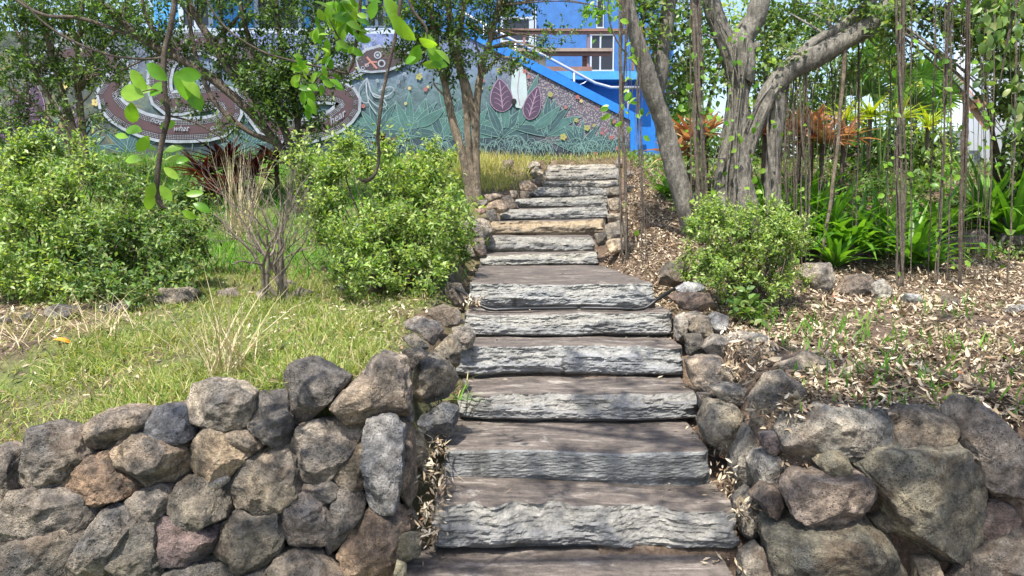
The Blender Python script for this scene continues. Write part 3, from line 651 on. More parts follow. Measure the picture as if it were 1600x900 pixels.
for pts, Y, col, lab in [
 ([(1252,425),(1265,412),(1300,413),(1309,435),(1292,460),(1262,457)], 6.6, (.22,.205,.17), 'round grey stone right of the right-hand bush'),
 ([(1308,455),(1325,432),(1360,430),(1368,450),(1355,467),(1315,467)], 6.45, (.2,.165,.13), 'brown stone between the round grey one and the pale upright one'),
 ([(1365,445),(1380,436),(1394,455),(1380,472),(1366,470)], 6.35, (.37,.37,.33), 'pale upright stone beside the brown one'),
 ([(1408,467),(1420,458),(1440,461),(1447,474),(1422,479)], 6.15, (.3,.33,.35), 'small bluish stone lying alone on the dead leaves'),
 ([(1248,405),(1268,382),(1310,384),(1360,375),(1385,405),(1350,414),(1300,414),(1255,412)], 7.4, (.11,.095,.08), 'long dark earthy rock in front of the strap-leaved lilies'),
 ([(1572,486),(1585,478),(1612,477),(1616,495),(1580,496)], 5.9, (.25,.27,.28), 'grey-blue stone at the right edge of the litter'),
 ([(1466,466),(1485,460),(1507,474),(1490,482),(1470,478)], 6.2, (.12,.11,.10), 'flat dark stone sunk in the dead leaves'),
 ([(1478,385),(1500,362),(1550,360),(1560,390),(1490,395)], 8.6, (.11,.095,.085), 'dark rock under the aerial roots at the far right'),
 ([(1552,385),(1570,362),(1612,365),(1612,390)], 8.7, (.12,.105,.095), 'dark rock at the right edge near the white house'),
]: rock(pts, gY(sum(a for a, b in pts) / len(pts), max(b for a, b in pts) - 2) + .08, lab, col, group=GN, name='loose_stone', cat='stone')
for pts, Y, col, lab in [
 ([(230,462),(249,452),(295,450),(314,460),(302,477),(264,480),(242,477)], 6.0, (.33,.28,.2), 'broad tan stone under the big left-hand shrub'),
 ([(434,443),(450,437),(467,446),(453,456),(434,455)], 6.3, (.26,.23,.2), 'small round stone at the foot of the bare shrub'),
 ([(449,462),(468,450),(491,456),(476,470),(453,470)], 6.0, (.3,.26,.2), 'wedge-shaped tan stone right of the bare shrub'),
 ([(397,458),(412,452),(427,470),(408,474)], 5.95, (.36,.33,.28), 'pale stone left of the bare shrub'),
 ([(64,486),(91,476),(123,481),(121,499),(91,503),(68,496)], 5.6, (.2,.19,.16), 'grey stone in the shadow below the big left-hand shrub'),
 ([(26,496),(45,489),(57,500),(34,507)], 5.5, (.15,.14,.12), 'small dark stone at the left, near the bare earth'),
 ([(523,444),(540,442),(540,458),(525,460)], 6.2, (.24,.25,.26), 'small blue-grey stone left of the middle shrub'),
 ([(336,454),(363,450),(378,465),(340,469)], 6.1, (.28,.24,.19), 'low tan stone behind the dry grass clump'),
 ([(-6,500),(11,495),(19,511),(-6,515)], 5.4, (.13,.12,.10), 'dark stone cut by the left edge, on the lawn'),
 ([(560,446),(590,440),(600,456),(566,462)], 6.2, (.19,.17,.14), 'dark stone under the middle shrub'),
 ([(150,478),(190,472),(210,484),(170,492)], 5.7, (.22,.2,.17), 'flat grey stone hidden under the left shrub skirts'),
]: rock(pts, gY(sum(a for a, b in pts) / len(pts), max(b for a, b in pts) - 1) + .06, lab, col, group='stones in a low row across the lawn', name='loose_stone', cat='stone')
for k, (px, w_, Y, lab) in enumerate([(870, 22, 12.1, 'low pale rock left of centre behind the topmost step'), (905, 30, 12.0, 'wide pale rock behind the middle of the topmost step'), (945, 26, 12.1, 'low pale rock behind the right part of the topmost step'), (835, 24, 12.0, 'low rock left of the topmost step, below the painted wall'), (1005, 26, 12.0, 'small rock under the blue pillar')]):
    zb = float(tz(P(px, 250, Y)[0], Y)); 
    yb = next(y for y in range(200, 300) if P(px, y, Y)[2] < zb)
    rock([(px - w_ / 2, yb + 3), (px - w_ / 3, yb - 7), (px, yb - 10), (px + w_ / 3, yb - 6), (px + w_ / 2, yb + 3)], Y, lab, (.4, .36, .29), group='rocks at the head of the stairs', depth=.25, name='loose_stone', cat='stone')
# ------------------------------------------------------------ painted wall
YW = 12.6
def paint(name, col, rough=.75, var=.12):
    k = NM(name); co = k.coord(); n = k.noise(5, 6, .65, co); f = k.noise(45, 5, .7, co)
    c = k.mix(1.0, lin(col), k.ramp(n, [(.3, g3(1 - var)), (.7, g3(1 + var))]), 'MULTIPLY')
    c = k.mix(1.0, c, k.ramp(f, [(.3, g3(1 - var * .8)), (.7, g3(1 + var * .6))]), 'MULTIPLY')
    k.l(c, k.b.inputs['Base Color']); k.b.inputs['Roughness'].default_value = rough; return k.m
def mat_mural():
    k = NM('mural_background'); tc = k.n('NewGeometry').outputs['Position']
    sep = k.n('SeparateXYZ'); k.l(tc, sep.inputs[0]); X, Z = sep.outputs[0], sep.outputs[2]
    co = tc
    n = k.noise(1.3, 6, .65, co, .5); d = k.noise(7, 6, .7, co, 1.0)
    zz = k.math('ADD', Z, k.math('MULTIPLY', k.math('SUBTRACT', n, .5), .5))
    mr = k.n('MapRange'); k.l(zz, mr.inputs[0]); mr.inputs[1].default_value = 2.6; mr.inputs[2].default_value = 4.7
    base = k.ramp(mr.outputs[0], [(.05, lin((44, 54, 66))), (.3, lin((52, 76, 84))), (.55, lin((84, 106, 112))), (.8, lin((100, 112, 142))), (1, lin((106, 118, 160)))])
    base = k.mix(1.0, base, k.ramp(d, [(.32, g3(.5)), (.62, g3(1.4))]), 'MULTIPLY')
    # left part: dark leaf tones with yellow patches
    lx = k.n('MapRange'); k.l(X, lx.inputs[0]); lx.inputs[1].default_value = -5.2; lx.inputs[2].default_value = -7.2
    dk = k.ramp(k.noise(2.6, 6, .7, co, 1.2), [(.34, lin((50, 54, 62))), (.5, lin((80, 88, 80))), (.6, lin((108, 108, 78))), (.68, lin((150, 134, 84)))])
    base = k.mix(lx.outputs[0], base, dk)
    # right part: thousands of small pale and dark pebbly blossoms under the slope
    rx = k.n('MapRange'); k.l(k.math('ADD', X, k.math('MULTIPLY', Z, .55)), rx.inputs[0]); rx.inputs[1].default_value = 1.95; rx.inputs[2].default_value = 2.35
    vo = k.n('TexVoronoi'); vo.inputs['Scale'].default_value = 34; k.l(co, vo.inputs['Vector'])
    bl = k.mix(k.ramp(vo.outputs[0], [(.25, g3(1)), (.5, g3(0))]), lin((86, 82, 96)), lin((150, 146, 146)))
    red = k.ramp(k.noise(3, 5, .7, co), [(.55, g3(0)), (.68, g3(1))])
    bl = k.mix(k.math('MULTIPLY', red, .3), bl, lin((190, 92, 98)))
    low = k.n('MapRange'); k.l(Z, low.inputs[0]); low.inputs[1].default_value = 2.75; low.inputs[2].default_value = 3.0
    base = k.mix(k.math('MULTIPLY', rx.outputs[0], low.outputs[0]), base, bl)
    dots = k.n('TexVoronoi'); dots.inputs['Scale'].default_value = 11; k.l(co, dots.inputs['Vector'])
    dm = k.ramp(dots.outputs[0], [(.10, g3(1)), (.14, g3(0))]); up = k.ramp(mr.outputs[0], [(.5, g3(0)), (.62, g3(1))])
    base = k.mix(k.math('MULTIPLY', k.math('MULTIPLY', dm, up), .6), base, lin((190, 200, 225)))
    k.l(base, k.b.inputs['Base Color']); k.b.inputs['Roughness'].default_value = .8
    k.l(k.bump(k.noise(60, 4, .6, co), .15, .01), k.b.inputs['Normal']); return k.m
MU = {'bg': mat_mural(), 'white': paint('painted_white_line', (148, 156, 168), var=.35), 'maroon': paint('painted_maroon', (78, 58, 64)), 'brown': paint('painted_dark_brown', (66, 56, 62)),
 'teal': paint('painted_teal_leaf', (68, 106, 104), var=.25), 'teal2': paint('painted_dark_teal_leaf', (52, 82, 88), var=.25), 'edge': paint('painted_pale_teal_edge', (112, 146, 142)),
 'purple': paint('painted_purple_leaf', (74, 58, 80)), 'pink': paint('painted_pink_vein', (150, 124, 148)), 'red': paint('painted_red_flower', (158, 96, 92)), 'yellow': paint('painted_yellow_flower', (190, 172, 112)),
 'black': paint('painted_black', (24, 22, 26)), 'ghost': paint('painted_pale_lily', (168, 184, 186)), 'olive': paint('painted_yellow_green', (150, 150, 84)), 'navy': paint('painted_ink_purple', (40, 34, 50)), 'rose': paint('painted_rose_stripe', (170, 118, 108))}
blue = paint('blue_wall_paint', (24, 118, 208), .6, .16); blue_dk = paint('deep_blue_wall_paint', (20, 96, 196), .55, .06); blue_f = paint('house_blue_paint', (52, 108, 172), .6, .2)
sky_blue = paint('sky_blue_wall_paint', (66, 150, 216), .6, .16); trimw = paint('white_window_trim', (178, 190, 205), .5, .1)
timber = mat_plain('old_deck_timber', (.24, .13, .10), .7, .25, 5, .3); timber_grey = mat_plain('weathered_rail_timber', (.30, .23, .18), .8, .25, 6, .3)
metal = mat_plain('galvanised_steel', (.55, .56, .58), .35, .1, 8, .05, .7); dark_glass = mat_plain('dark_window_glass', (.02, .022, .03), .1, .1, 3, .0)
wall = thing('painted_wall', 'long garden wall painted with a dotted snake and teal agave plants above the steps', 'wall', (P(500, 248, YW)[0], YW, 2.6))
def wallprism(acc, pts, Y0, Y1, mi=0):
    n = len(pts); a = [P(x, y, YW) for x, y in pts]
    v = [(p[0], Y0, p[2]) for p in a] + [(p[0], Y1, p[2]) for p in a]
    import mathutils
    tris = mathutils.geometry.tessellate_polygon([[Vector((p[0], p[2], 0)) for p in a]])
    acc.add(v, [(t[2], t[1], t[0]) if Vector(np.cross(np.array(v[t[1]]) - v[t[0]], np.array(v[t[2]]) - v[t[0]])).y > 0 else t for t in tris] + [], mi)
    acc.add(v, [(i, (i + 1) % n, n + (i + 1) % n, n + i) for i in range(n)], mi)
a = Acc(); wallprism(a, [(-160, 300), (-160, 50), (722, 53), (984, 188), (984, 300)], YW, YW + .22); a.build('wall_body', MU['bg'], wall, smooth=False)
a = Acc(); wallprism(a, [(722, 53), (722, 38), (1000, 181), (1000, 300), (984.5, 300), (984.5, 188)], YW - .03, YW + .25); a.build('blue_stripe', blue, wall, smooth=False)
LAY = [0]
def flat_poly(acc, pts, lay, mi=0):
    LAY[0] += 1; lay = lay + (LAY[0] % 397) * .0009
    Yp = YW - .003 * lay; a = np.array([P(x, y, YW) for x, y in pts]); a[:, 1] = Yp
    import mathutils
    tr = mathutils.geometry.tessellate_polygon([[Vector((p[0], p[2], 0)) for p in a]])
    out = []
    for t in tr:
        n = np.cross(a[t[1]] - a[t[0]], a[t[2]] - a[t[0]]); out.append(t if n[1] < 0 else (t[2], t[1], t[0]))
    acc.add(a, out, mi)
def flat_line(acc, pts, w, lay, mi=0, n=None, w1=None):
    LAY[0] += 1; lay = lay + (LAY[0] % 397) * .0009
    q = spline(np.array(pts, float), n or max(8, len(pts) * 6)) if len(pts) > 2 else np.array(pts, float)
    T = unit(np.gradient(q, axis=0)); N = np.stack([-T[:, 1], T[:, 0]], 1); k = len(q)
    ww = np.linspace(w, w if w1 is None else w1, k)[:, None] / 2
    A = q + N * ww; B = q - N * ww; Yp = YW - .003 * lay
    v = np.stack([[P(x, y, YW) for x, y in A], [P(x, y, YW) for x, y in B]], 1).reshape(-1, 3); v[:, 1] = Yp
    f = grid_faces(k, 2)
    v0 = v[f[0][0]], v[f[0][1]], v[f[0][2]]
    if np.cross(v0[1] - v0[0], v0[2] - v0[0])[1] > 0: f = f[:, ::-1]
    acc.add(v, f, mi); return q, N
def disc(acc, x, y, r, lay, mi=0, n=14, ry=None):
    flat_poly(acc, [(x + r * math.cos(t), y + (ry or r) * math.sin(t)) for t in np.linspace(0, 2 * math.pi, n, endpoint=False)], lay, mi)
def ring(acc, x, y, r, w, lay, mi=0):
    t = np.linspace(0, 2 * math.pi, 17); flat_line(acc, [(x + r * math.cos(s), y + r * math.sin(s)) for s in t], w, lay, mi, n=24)
# agaves
AG = Acc(); g = np.random.default_rng(3)
def pleaf(acc, x, y, L, W, ang, curve, lay, fill, edge=2, ew=.9):
    t = np.linspace(0, 1, 9); al = ang + curve * t
    cx = x + np.concatenate([[0], np.cumsum(np.cos(al[:-1]) * L / 8)]); cy = y - np.concatenate([[0], np.cumsum(np.sin(al[:-1]) * L / 8)])
    wd = W * .5 * np.array([.5, .75, .95, 1, .98, .85, .6, .32, 0.02]); nx = np.sin(al); ny = np.cos(al)
    left = list(zip(cx - nx * wd, cy - ny * wd)); right = list(zip(cx + nx * wd, cy + ny * wd))
    flat_poly(acc, left + right[::-1], lay, fill)
    flat_line(acc, left, ew, lay + .5, edge, n=18); flat_line(acc, right, ew * .7, lay + .5, edge, n=18)
    flat_line(acc, list(zip(cx, cy))[1:], ew * .4, lay + .5, edge, n=10)
for (x, y, s, n, dk) in [(455, 232, 42, 7, 1), (540, 214, 46, 8, 0), (590, 208, 52, 8, 0), (640, 214, 66, 9, 0), (690, 216, 70, 9, 0), (735, 214, 62, 8, 0), (783, 212, 66, 9, 0), (853, 210, 66, 9, 0), (905, 236, 46, 8, 1), (940, 236, 36, 7, 1), (60, 236, 60, 8, 1), (130, 240, 50, 8, 1), (200, 236, 46, 7, 1), (380, 236, 42, 7, 1)]:
    for k in range(n):
        an = math.pi * (.06 + .88 * (k + .5) / n) + g.uniform(-.1, .1)
        pleaf(AG, x, y, s * g.uniform(.85, 1.15), s * .2, an, (an - math.pi / 2) * .45 * g.uniform(.2, 1.2), 1 + (k % 3) * 1.2, 1 if dk else (0 if g.random() < .7 else 1))
for x, y, L, an, cv in [(650, 196, 55, .35, .5), (560, 195, 46, 2.6, -.6), (835, 200, 55, .5, .5), (700, 180, 62, 1.7, .25), (810, 195, 85, 1.15, .1), (790, 200, 50, 1.62, 0)]:
    pleaf(AG, x, y, L, 15, an, cv, 5, 0)
for k in range(170):    # pale thin painted grass along the foot
    x = g.uniform(560, 965); y = g.uniform(228, 246); sgn = g.choice([-1, 1]); L = g.uniform(10, 24)
    flat_line(AG, [(x, y), (x + sgn * L * .25, y - L * .8), (x + sgn * L * .8, y - L * .75), (x + sgn * L * 1.1, y - L * .3)], .8, 7, 2, n=9, w1=.4)
for k in range(120):
    x = g.uniform(300, 965); y = g.uniform(190, 244); L = g.uniform(5, 12); flat_line(AG, [(x, y), (x + g.uniform(-2, 2), y - L)], .8, 7.5, 2, w1=.5)
AG.build('painted_agaves', [MU['teal'], MU['teal2'], MU['edge']], wall, smooth=False)
# big purple leaves, flowers
FL = Acc()
def aroid(x, y, w, h, tilt):
    t = np.linspace(0, 2 * math.pi, 26)[:-1]; pts = []
    for s in t:
        r = 1.0; px_ = math.sin(s) * abs(math.sin(s)) ** .25 * w * (1 - .42 * math.cos(s)); py_ = -math.cos(s) * h + (4 if abs(s - math.pi) < .01 else 0) - (-6 if s == 0 else 0)*0
        pts.append((x + px_ * math.cos(tilt) - py_ * math.sin(tilt), y + px_ * math.sin(tilt) + py_ * math.cos(tilt)))
    flat_line(FL, pts + [pts[0]], 2.2, 8, 1, n=60); flat_poly(FL, pts, 8.5, 0)
    def loc(a, b): return (x + a * math.cos(tilt) - b * math.sin(tilt), y + a * math.sin(tilt) + b * math.cos(tilt))
    flat_line(FL, [loc(0, h * .85), loc(0, 0), loc(0, -h * .85)], 1.6, 9.5, 1)
    for q in (-.5, -.15, .2, .5):
        for sg in (-1, 1): flat_line(FL, [loc(0, q * h + h * .25), loc(sg * w * .4, q * h), loc(sg * w * .75, q * h - h * .08)], 1.0, 9.5, 1, w1=.5)
aroid(783, 149, 16, 25, -.12); aroid(833, 161, 12, 26, .28); aroid(45, 160, 26, 34, .2); aroid(110, 180, 16, 24, -.5)
aroid(12, 200, 14, 22, -.3)
flat_poly(FL, [(806, 168), (798, 140), (800, 112), (816, 104), (822, 118), (824, 150), (815, 170)], 7.4, 2); flat_line(FL, [(812, 165), (809, 140), (812, 112)], 1.2, 8.5, 1)
disc(FL, 803, 158.5, 4.2, 11, 3)
for x, y, r, c in [(568, 166, 5, 4), (665, 140, 5, 4), (669, 136, 3, 5), (755, 126, 4, 4), (752, 138, 4, 5), (640, 138, 4, 5), (634, 162, 3.5, 5), (902, 152, 5, 4), (908, 158, 4, 5), (884, 168, 4, 4), (820, 112, 5, 4), (826, 120, 4, 4), (958, 190, 5, 4), (940, 208, 4, 4), (955, 215, 5, 4), (965, 232, 5, 4), (930, 240, 4, 4), (928, 196, 4, 6), (900, 188, 5, 6), (860, 148, 6, 6), (14, 190, 6, 4), (150, 160, 9, 5), (172, 176, 8, 5), (186, 158, 6, 5), (160, 186, 6, 6), (100, 135, 10, 5), (232, 200, 5, 5), (880, 214, 8, 6), (917, 200, 7, 6), (655, 120, 8, 6), (690, 112, 7, 6), (780, 110, 6, 6)]:
    for k in range(5):
        t = k * 1.2566; disc(FL, x + math.cos(t) * r * .4, y + math.sin(t) * r * .4, r * .3, 7.7 + k * .08, c, 9)
FL.build('painted_flowers', [MU['purple'], MU['pink'], MU['ghost'], MU['black'], MU['red'], MU['yellow'], MU['olive']], wall, smooth=False)
# the snake
SN = Acc()
def snake(path, w, head=False):
    n = 60; flat_line(SN, path, w * 1.32, 11, 0, n=n); q, N = flat_line(SN, path, w, 12, 1, n=n)
    flat_line(SN, path, w * .42, 13, 2, n=n)
    L = np.concatenate([[0], np.cumsum(np.linalg.norm(np.diff(q, axis=0), axis=1))])
    for s in np.arange(2, L[-1] - 1, 2.6):
        p = np.array([np.interp(s, L, q[:, 0]), np.interp(s, L, q[:, 1])]); i = min(np.searchsorted(L, s), n - 1)
        for o in (-.44, -.36, -.28, .28, .36, .44):
            c = p + N[i] * o * w; flat_poly(SN, [(c[0] - .55, c[1] - .55), (c[0] + .55, c[1] - .55), (c[0] + .55, c[1] + .55), (c[0] - .55, c[1] + .55)], 14, 0)
snake([(60, 108), (110, 84), (165, 90), (190, 120), (170, 150), (190, 178), (240, 200), (300, 203), (345, 196), (362, 170), (345, 150), (300, 158), (262, 160), (250, 130), (262, 88), (300, 66), (345, 76), (378, 110), (392, 150), (420, 196), (470, 206), (520, 192), (545, 168), (540, 150), (515, 143), (470, 144), (430, 150)], 31)
snake([(380, 60), (400, 95), (440, 118), (490, 124), (525, 118), (548, 108), (568, 99)], 25)
flat_poly(SN, [(556, 90), (572, 76), (592, 71), (618, 72), (638, 77), (646, 88), (632, 103), (606, 113), (580, 115), (560, 112)], 15, 0)
flat_poly(SN, [(558, 94), (574, 80), (593, 75), (618, 76), (634, 80), (640, 88), (628, 100), (604, 109), (580, 111), (563, 108)], 16, 1)
flat_poly(SN, [(592, 84), (612, 83), (616, 92), (600, 94)], 17, 2)
for x, y in ((591, 87), (597, 100)): disc(SN, x, y, 6, 17.5, 0); disc(SN, x, y, 4, 18, 1); disc(SN, x, y, 2.2, 18.5, 0 if y < 90 else 3)
flat_line(SN, [(574, 90), (582, 99), (590, 108)], 3, 17.5, 4); flat_line(SN, [(590, 98), (580, 98), (572, 104)], 2.4, 17.6, 4)
for x, y in ((574, 103), (568, 107), (562, 111), (556, 114)): ring(SN, x, y, 2.4, 1.0, 18, 0)
for k in range(26):
    t = k / 25 * 2 * math.pi; disc(SN, 600 + 36 * math.cos(t), 92 + 15.5 * math.sin(t), .6, 18, 0, 5)
SN.build('painted_snake', [MU['white'], MU['brown'], MU['maroon'], MU['black'], MU['rose']], wall, smooth=False)
SW = Acc()
for pts in ([(574, 122), (562, 140), (566, 158), (576, 160), (574, 146), (572, 130)], [(574, 122), (574, 148), (590, 166), (604, 166), (598, 154), (580, 144)], [(574, 122), (582, 146), (604, 150), (616, 140), (608, 136), (592, 142)], [(573, 128), (576, 158), (588, 178)], [(576, 126), (584, 150), (600, 152), (612, 146)]):
    flat_line(SW, pts, 1.5, 10, 0, n=40)
for x, y, r in [(603, 63, 4), (583, 62, 2.6), (572, 74, 2.6), (600, 138, 3), (565, 60, 2.4), (640, 60, 3), (655, 96, 3), (622, 128, 2.6), (560, 72, 2.4), (618, 60, 2), (632, 116, 2.2), (590, 126, 2), (548, 66, 2), (520, 150, 4), (500, 160, 3), (282, 110, 4), (310, 118, 3), (150, 60, 3), (190, 70, 4), (212, 92, 4), (212, 103, 4), (100, 62, 3), (430, 80, 3), (450, 110, 4), (410, 66, 3)]:
    ring(SW, x, y, r, 1.0, 10, 0); disc(SW, x, y, .8, 10, 0, 6)
for k in range(60): disc(SW, g.uniform(540, 690), g.uniform(58, 160), .6, 9.8, 0, 5)
SW.build('painted_swirls', [MU['white']], wall, smooth=False)
def lettering(txt, px, py, size_px, rot, Y, matt, root, lay=19, shear=.3):
    cu = bpy.data.curves.new('lettering', 'FONT'); cu.body = txt; cu.size = size_px / F * Y; cu.shear = shear; cu.extrude = .001; cu.offset = .001; cu.resolution_u = 3
    o = bpy.data.objects.new('tmp', cu); C.objects.link(o); dg = bpy.context.evaluated_depsgraph_get(); dg.update()
    me = bpy.data.meshes.new_from_object(o.evaluated_get(dg)); bpy.data.objects.remove(o)
    me.materials.clear(); me.materials.append(matt)
    m = bpy.data.objects.new('lettering', me); C.objects.link(m); m.parent = root
    p = P(px, py, Y); m.location = Vector((p[0], Y - .003 * lay, p[2])) - root.location; m.rotation_euler = (R(90), -rot, 0)
    return m
for t, x, y, s, r in [('to f', 286, 72, 15, 0), ('not', 236, 190, 15, -.3), ('what', 272, 205, 14, 0), ('hear', 518, 196, 18, .55), ('ir', 497, 206, 14, .3), ('our', 330, 204, 13, .2)]:
    lettering(t, x, y, s * .85, r, YW, MU['white'], wall, shear=.5)
# ------------------------------------------------------------ blue house with its deck
hs = thing('blue_house', 'bright blue house with white windows standing behind the painted wall', 'house', (P(850, 200, 17)[0], 17.5, 2.7))
a = Acc(); pbox(a, 560, -120, 1048, 260, 17.5, .3); pbox(a, 1048.5, -120, 1055, 250, 17.3, 1); a.build('facade', blue_f, hs, smooth=False)
a = Acc(); pbox(a, 250, -120, 632, 200, 14.2, .25); a.build('side_wing', sky_blue, hs, smooth=False)
a = Acc(); pbox(a, 270, 44, 640, 53, 13.0, .9); pbox(a, 250, -60, 700, -46, 13.0, 1.2); a.build('ledge', trimw, hs, smooth=False)
a = Acc(); pbox(a, 865, 111, 1012, 124, 13.0, .9); a.build('landing_slab', sky_blue, hs, smooth=False)
a = Acc(); pbox(a, 700, 125, 1026, 330, 13.35, .25); a.build('base_wall', blue, hs, smooth=False)
def window(x0, y0, x1, y1, Y, fr=4, mull=(), bars=()):
    a = Acc(); pbox(a, x0, y0, x1, y0 + fr, Y - .06, .12); pbox(a, x0, y1 - fr, x1, y1, Y - .06, .12)
    pbox(a, x0, y0 + fr, x0 + fr, y1 - fr, Y - .05, .1); pbox(a, x1 - fr, y0 + fr, x1, y1 - fr, Y - .05, .1)
    for m_ in mull: pbox(a, m_ - 1.6, y0 + fr, m_ + 1.6, y1 - fr, Y - .045, .09)
    for m_ in bars: pbox(a, x0 + fr, m_ - 1.2, x1 - fr, m_ + 1.2, Y - .04, .08)
    o = a.build('window', trimw, hs, smooth=False)
    b = Acc(); v = [P(x0 + 1, y1 - 1, Y - .02), P(x1 - 1, y1 - 1, Y - .02), P(x1 - 1, y0 + 1, Y - .02), P(x0 + 1, y0 + 1, Y - .02)]
    b.add(v, [(0, 1, 2, 3)]); p = b.build('pane', dark_glass, smooth=False, origin=hs.location); p.parent = o; p.location = (0, 0, 0)
window(783, -40, 795, 22, 17.5, 2); window(782, 26, 833, 106, 17.5, 4, (828,), (64,)); window(832, 13, 838, 75, 17.3, 2)
window(932, -20, 944, 44, 17.5, 2); window(922, 52, 960, 112, 17.5, 3, (938,))
window(398, -30, 470, 50, 14.2, 4, (435,)); window(280, -30, 330, 44, 14.2, 4, (305,)); window(484, -40, 560, 40, 14.2, 5, (520,)); window(572, -10, 602, 43, 14.2, 3, (588,))
dk = thing('deck_railing', 'weathered brown timber railing along the deck of the blue house', 'railing', P(880, 112, 15))
dk.location = P(880, 112, 15)
a = Acc(); pbox(a, 700, 44.5, 1000, 48.5, 15, .14); pbox(a, 700, 49.5, 1000, 53, 15.03, .06); a.build('top_rail', timber, dk, smooth=False)
a = Acc(); pbox(a, 770, 75, 958, 80, 14.95, .2); a.build('middle_rail', timber_grey, dk, smooth=False)
a = Acc(); pbox(a, 700, 81, 955, 87, 15.02, .06); pbox(a, 780, 104, 925, 111, 15.0, .16); a.build('lower_rail', timber, dk, smooth=False)
for x in (819, 919, 990, 745): a = Acc(); pbox(a, x - 2, 53.3, x + 2, 110, 15.05, .1); a.build('post', timber, dk, smooth=False)
a = Acc(); pbox(a, 910, 84, 921, 110, 15.22, .08); a.build('post', timber, dk, smooth=False)
a = Acc(); pbox(a, 828, 88, 853, 104, 15.2, .03); a.build('panel', mat_plain('cream_board', (.62, .55, .38), .7, .1), dk, smooth=False)
a = Acc(); pbox(a, 690, 112, 1000, 117, 15.0, 2.4); a.build('deck_floor', timber, dk, smooth=False)
hr = thing('handrail', 'galvanised steel pipe handrail sloping down behind the painted wall', 'handrail', P(900, 160, 12.9))
a = Acc(); tube(a, [P(x, y, 12.9) for x, y in ((720, 18), (800, 62), (860, 92), (930, 130), (955, 137), (1003, 137))], .028, 10); a.build('rail', metal, hr)
for x, y, y2 in ((805.5, 64, 96), (897, 111, 141), (981.5, 139, 185), (756, 38, 70)):
    a = Acc(); tube(a, [P(x, y, 12.9), P(x, y2 + 14, 12.9)], .022, 8); a.build('post', metal, hr)
a = Acc(); tube(a, [P(897, 136, 12.9), P(912, 130, 12.9), P(920, 124, 12.9)], .01, 6); a.build('brace', metal, hr)
# ------------------------------------------------------------ white house on the right, its stair
wh = thing('white_house', 'plain white house wall behind the hanging roots at the right edge', 'house', (7.5, 11.8, 1.3))
white = mat_plain('white_render', (.70, .74, .80), .7, .06, 2, .08)
a = Acc(); v = [P(1486, 360, 12.4), P(1486, 110, 12.4), P(1512, 20, 12.6), P(1535, -200, 12.6), P(1800, -300, 9.5), P(1800, 420, 9.5)]
v2 = [q + np.array([1.2, 1.0, 0]) for q in v]; a.add(v + v2, [(i, 6 + i, 6 + (i + 1) % 6, (i + 1) % 6) for i in range(6)])
a.add(v, [(0, 1, 2, -1), (0, 2, 4, -1), (2, 3, 4, -1), (0, 4, 5, -1)]); a.add(v2, [(2, 1, 0, -1), (4, 2, 0, -1), (4, 3, 2, -1), (5, 4, 0, -1)]); a.build('wall', white, wh, smooth=False)
a = Acc(); bar(a, P(1484, 118, 11.6), P(1549, 199, 11.2), .05, .17); a.build('stair_board', mat_plain('brown_stair_board', (.36, .2, .14), .6), wh, smooth=False)
a = Acc(); bar(a, P(1485, 112, 11.55), P(1550, 192, 11.15), .04, .05); a.build('stair_rail', metal, wh, smooth=False)
a = Acc(); pbox(a, 1527, 148, 1545, 168, 11.2, .2); a.build('meter_box', mat_plain('brown_box', (.3, .17, .1), .6), wh, smooth=False)
block = NM('grey_concrete_block'); co = block.coord(); br = block.n('TexBrick'); block.l(co, br.inputs['Vector'])
gb = thing('block_wall', 'stepped grey concrete block wall in front of the white house', 'wall', (7, 11, 1.2))
conc = mat_plain('concrete_blocks', (.20, .22, .25), .85, .2, 5, .3)
for x0, y0, x1 in ((1484, 204, 1507), (1507.5, 235, 1532), (1532.5, 262, 1556)):
    a = Acc(); y = y0
    while y < 330: pbox(a, x0, y, x1, min(y + 13, 330), 11.5, .3); y += 13.7
    a.build('block_pier', conc, gb, smooth=False)
# ------------------------------------------------------------ plant tools
def stem(acc, pts, rpx, Y, ground=False, sides=9, rough=.1, n=None, seed=0, sink=.12, Y2=None):
    """stem through pixel points at distance Y (to Y2 at its tip); rpx radii in pixels"""
    k = len(pts); Ys = np.linspace(Y, Y if Y2 is None else Y2, k)
    w = [P(a, b, y) for (a, b), y in zip(pts, Ys)]
    r = np.array(rpx if hasattr(rpx, '__len__') else np.linspace(rpx, rpx * .6, k), float) * Ys / F
    if ground:
        z = float(tz(w[0][0], Y)) - sink
        if w[0][2] > z: w = [np.array([w[0][0], Y, z])] + w; r = np.concatenate([[r[0] * 1.12], r])
    q = np.column_stack([np.array(w), r]); n = n or max(10, len(w) * 7); s = spline(q, n)
    g = np.random.default_rng(seed + 5); 
    s[:, :3] += (np.cumsum(g.normal(size=(n, 3)), 0) - np.linspace(0, 1, n)[:, None] * 0) * 0.0
    wob = np.sin(np.linspace(0, 9 + seed % 3, n)[:, None] + np.array([0, 2, 4])) * s[:, 3:4] * .18
    s[1:-1, :3] += wob[1:-1]
    tube(acc, s[:, :3], np.maximum(s[:, 3], .0015), sides, rough, seed=seed); return s
WID = [.12, .72, 1.0, .86, .04]
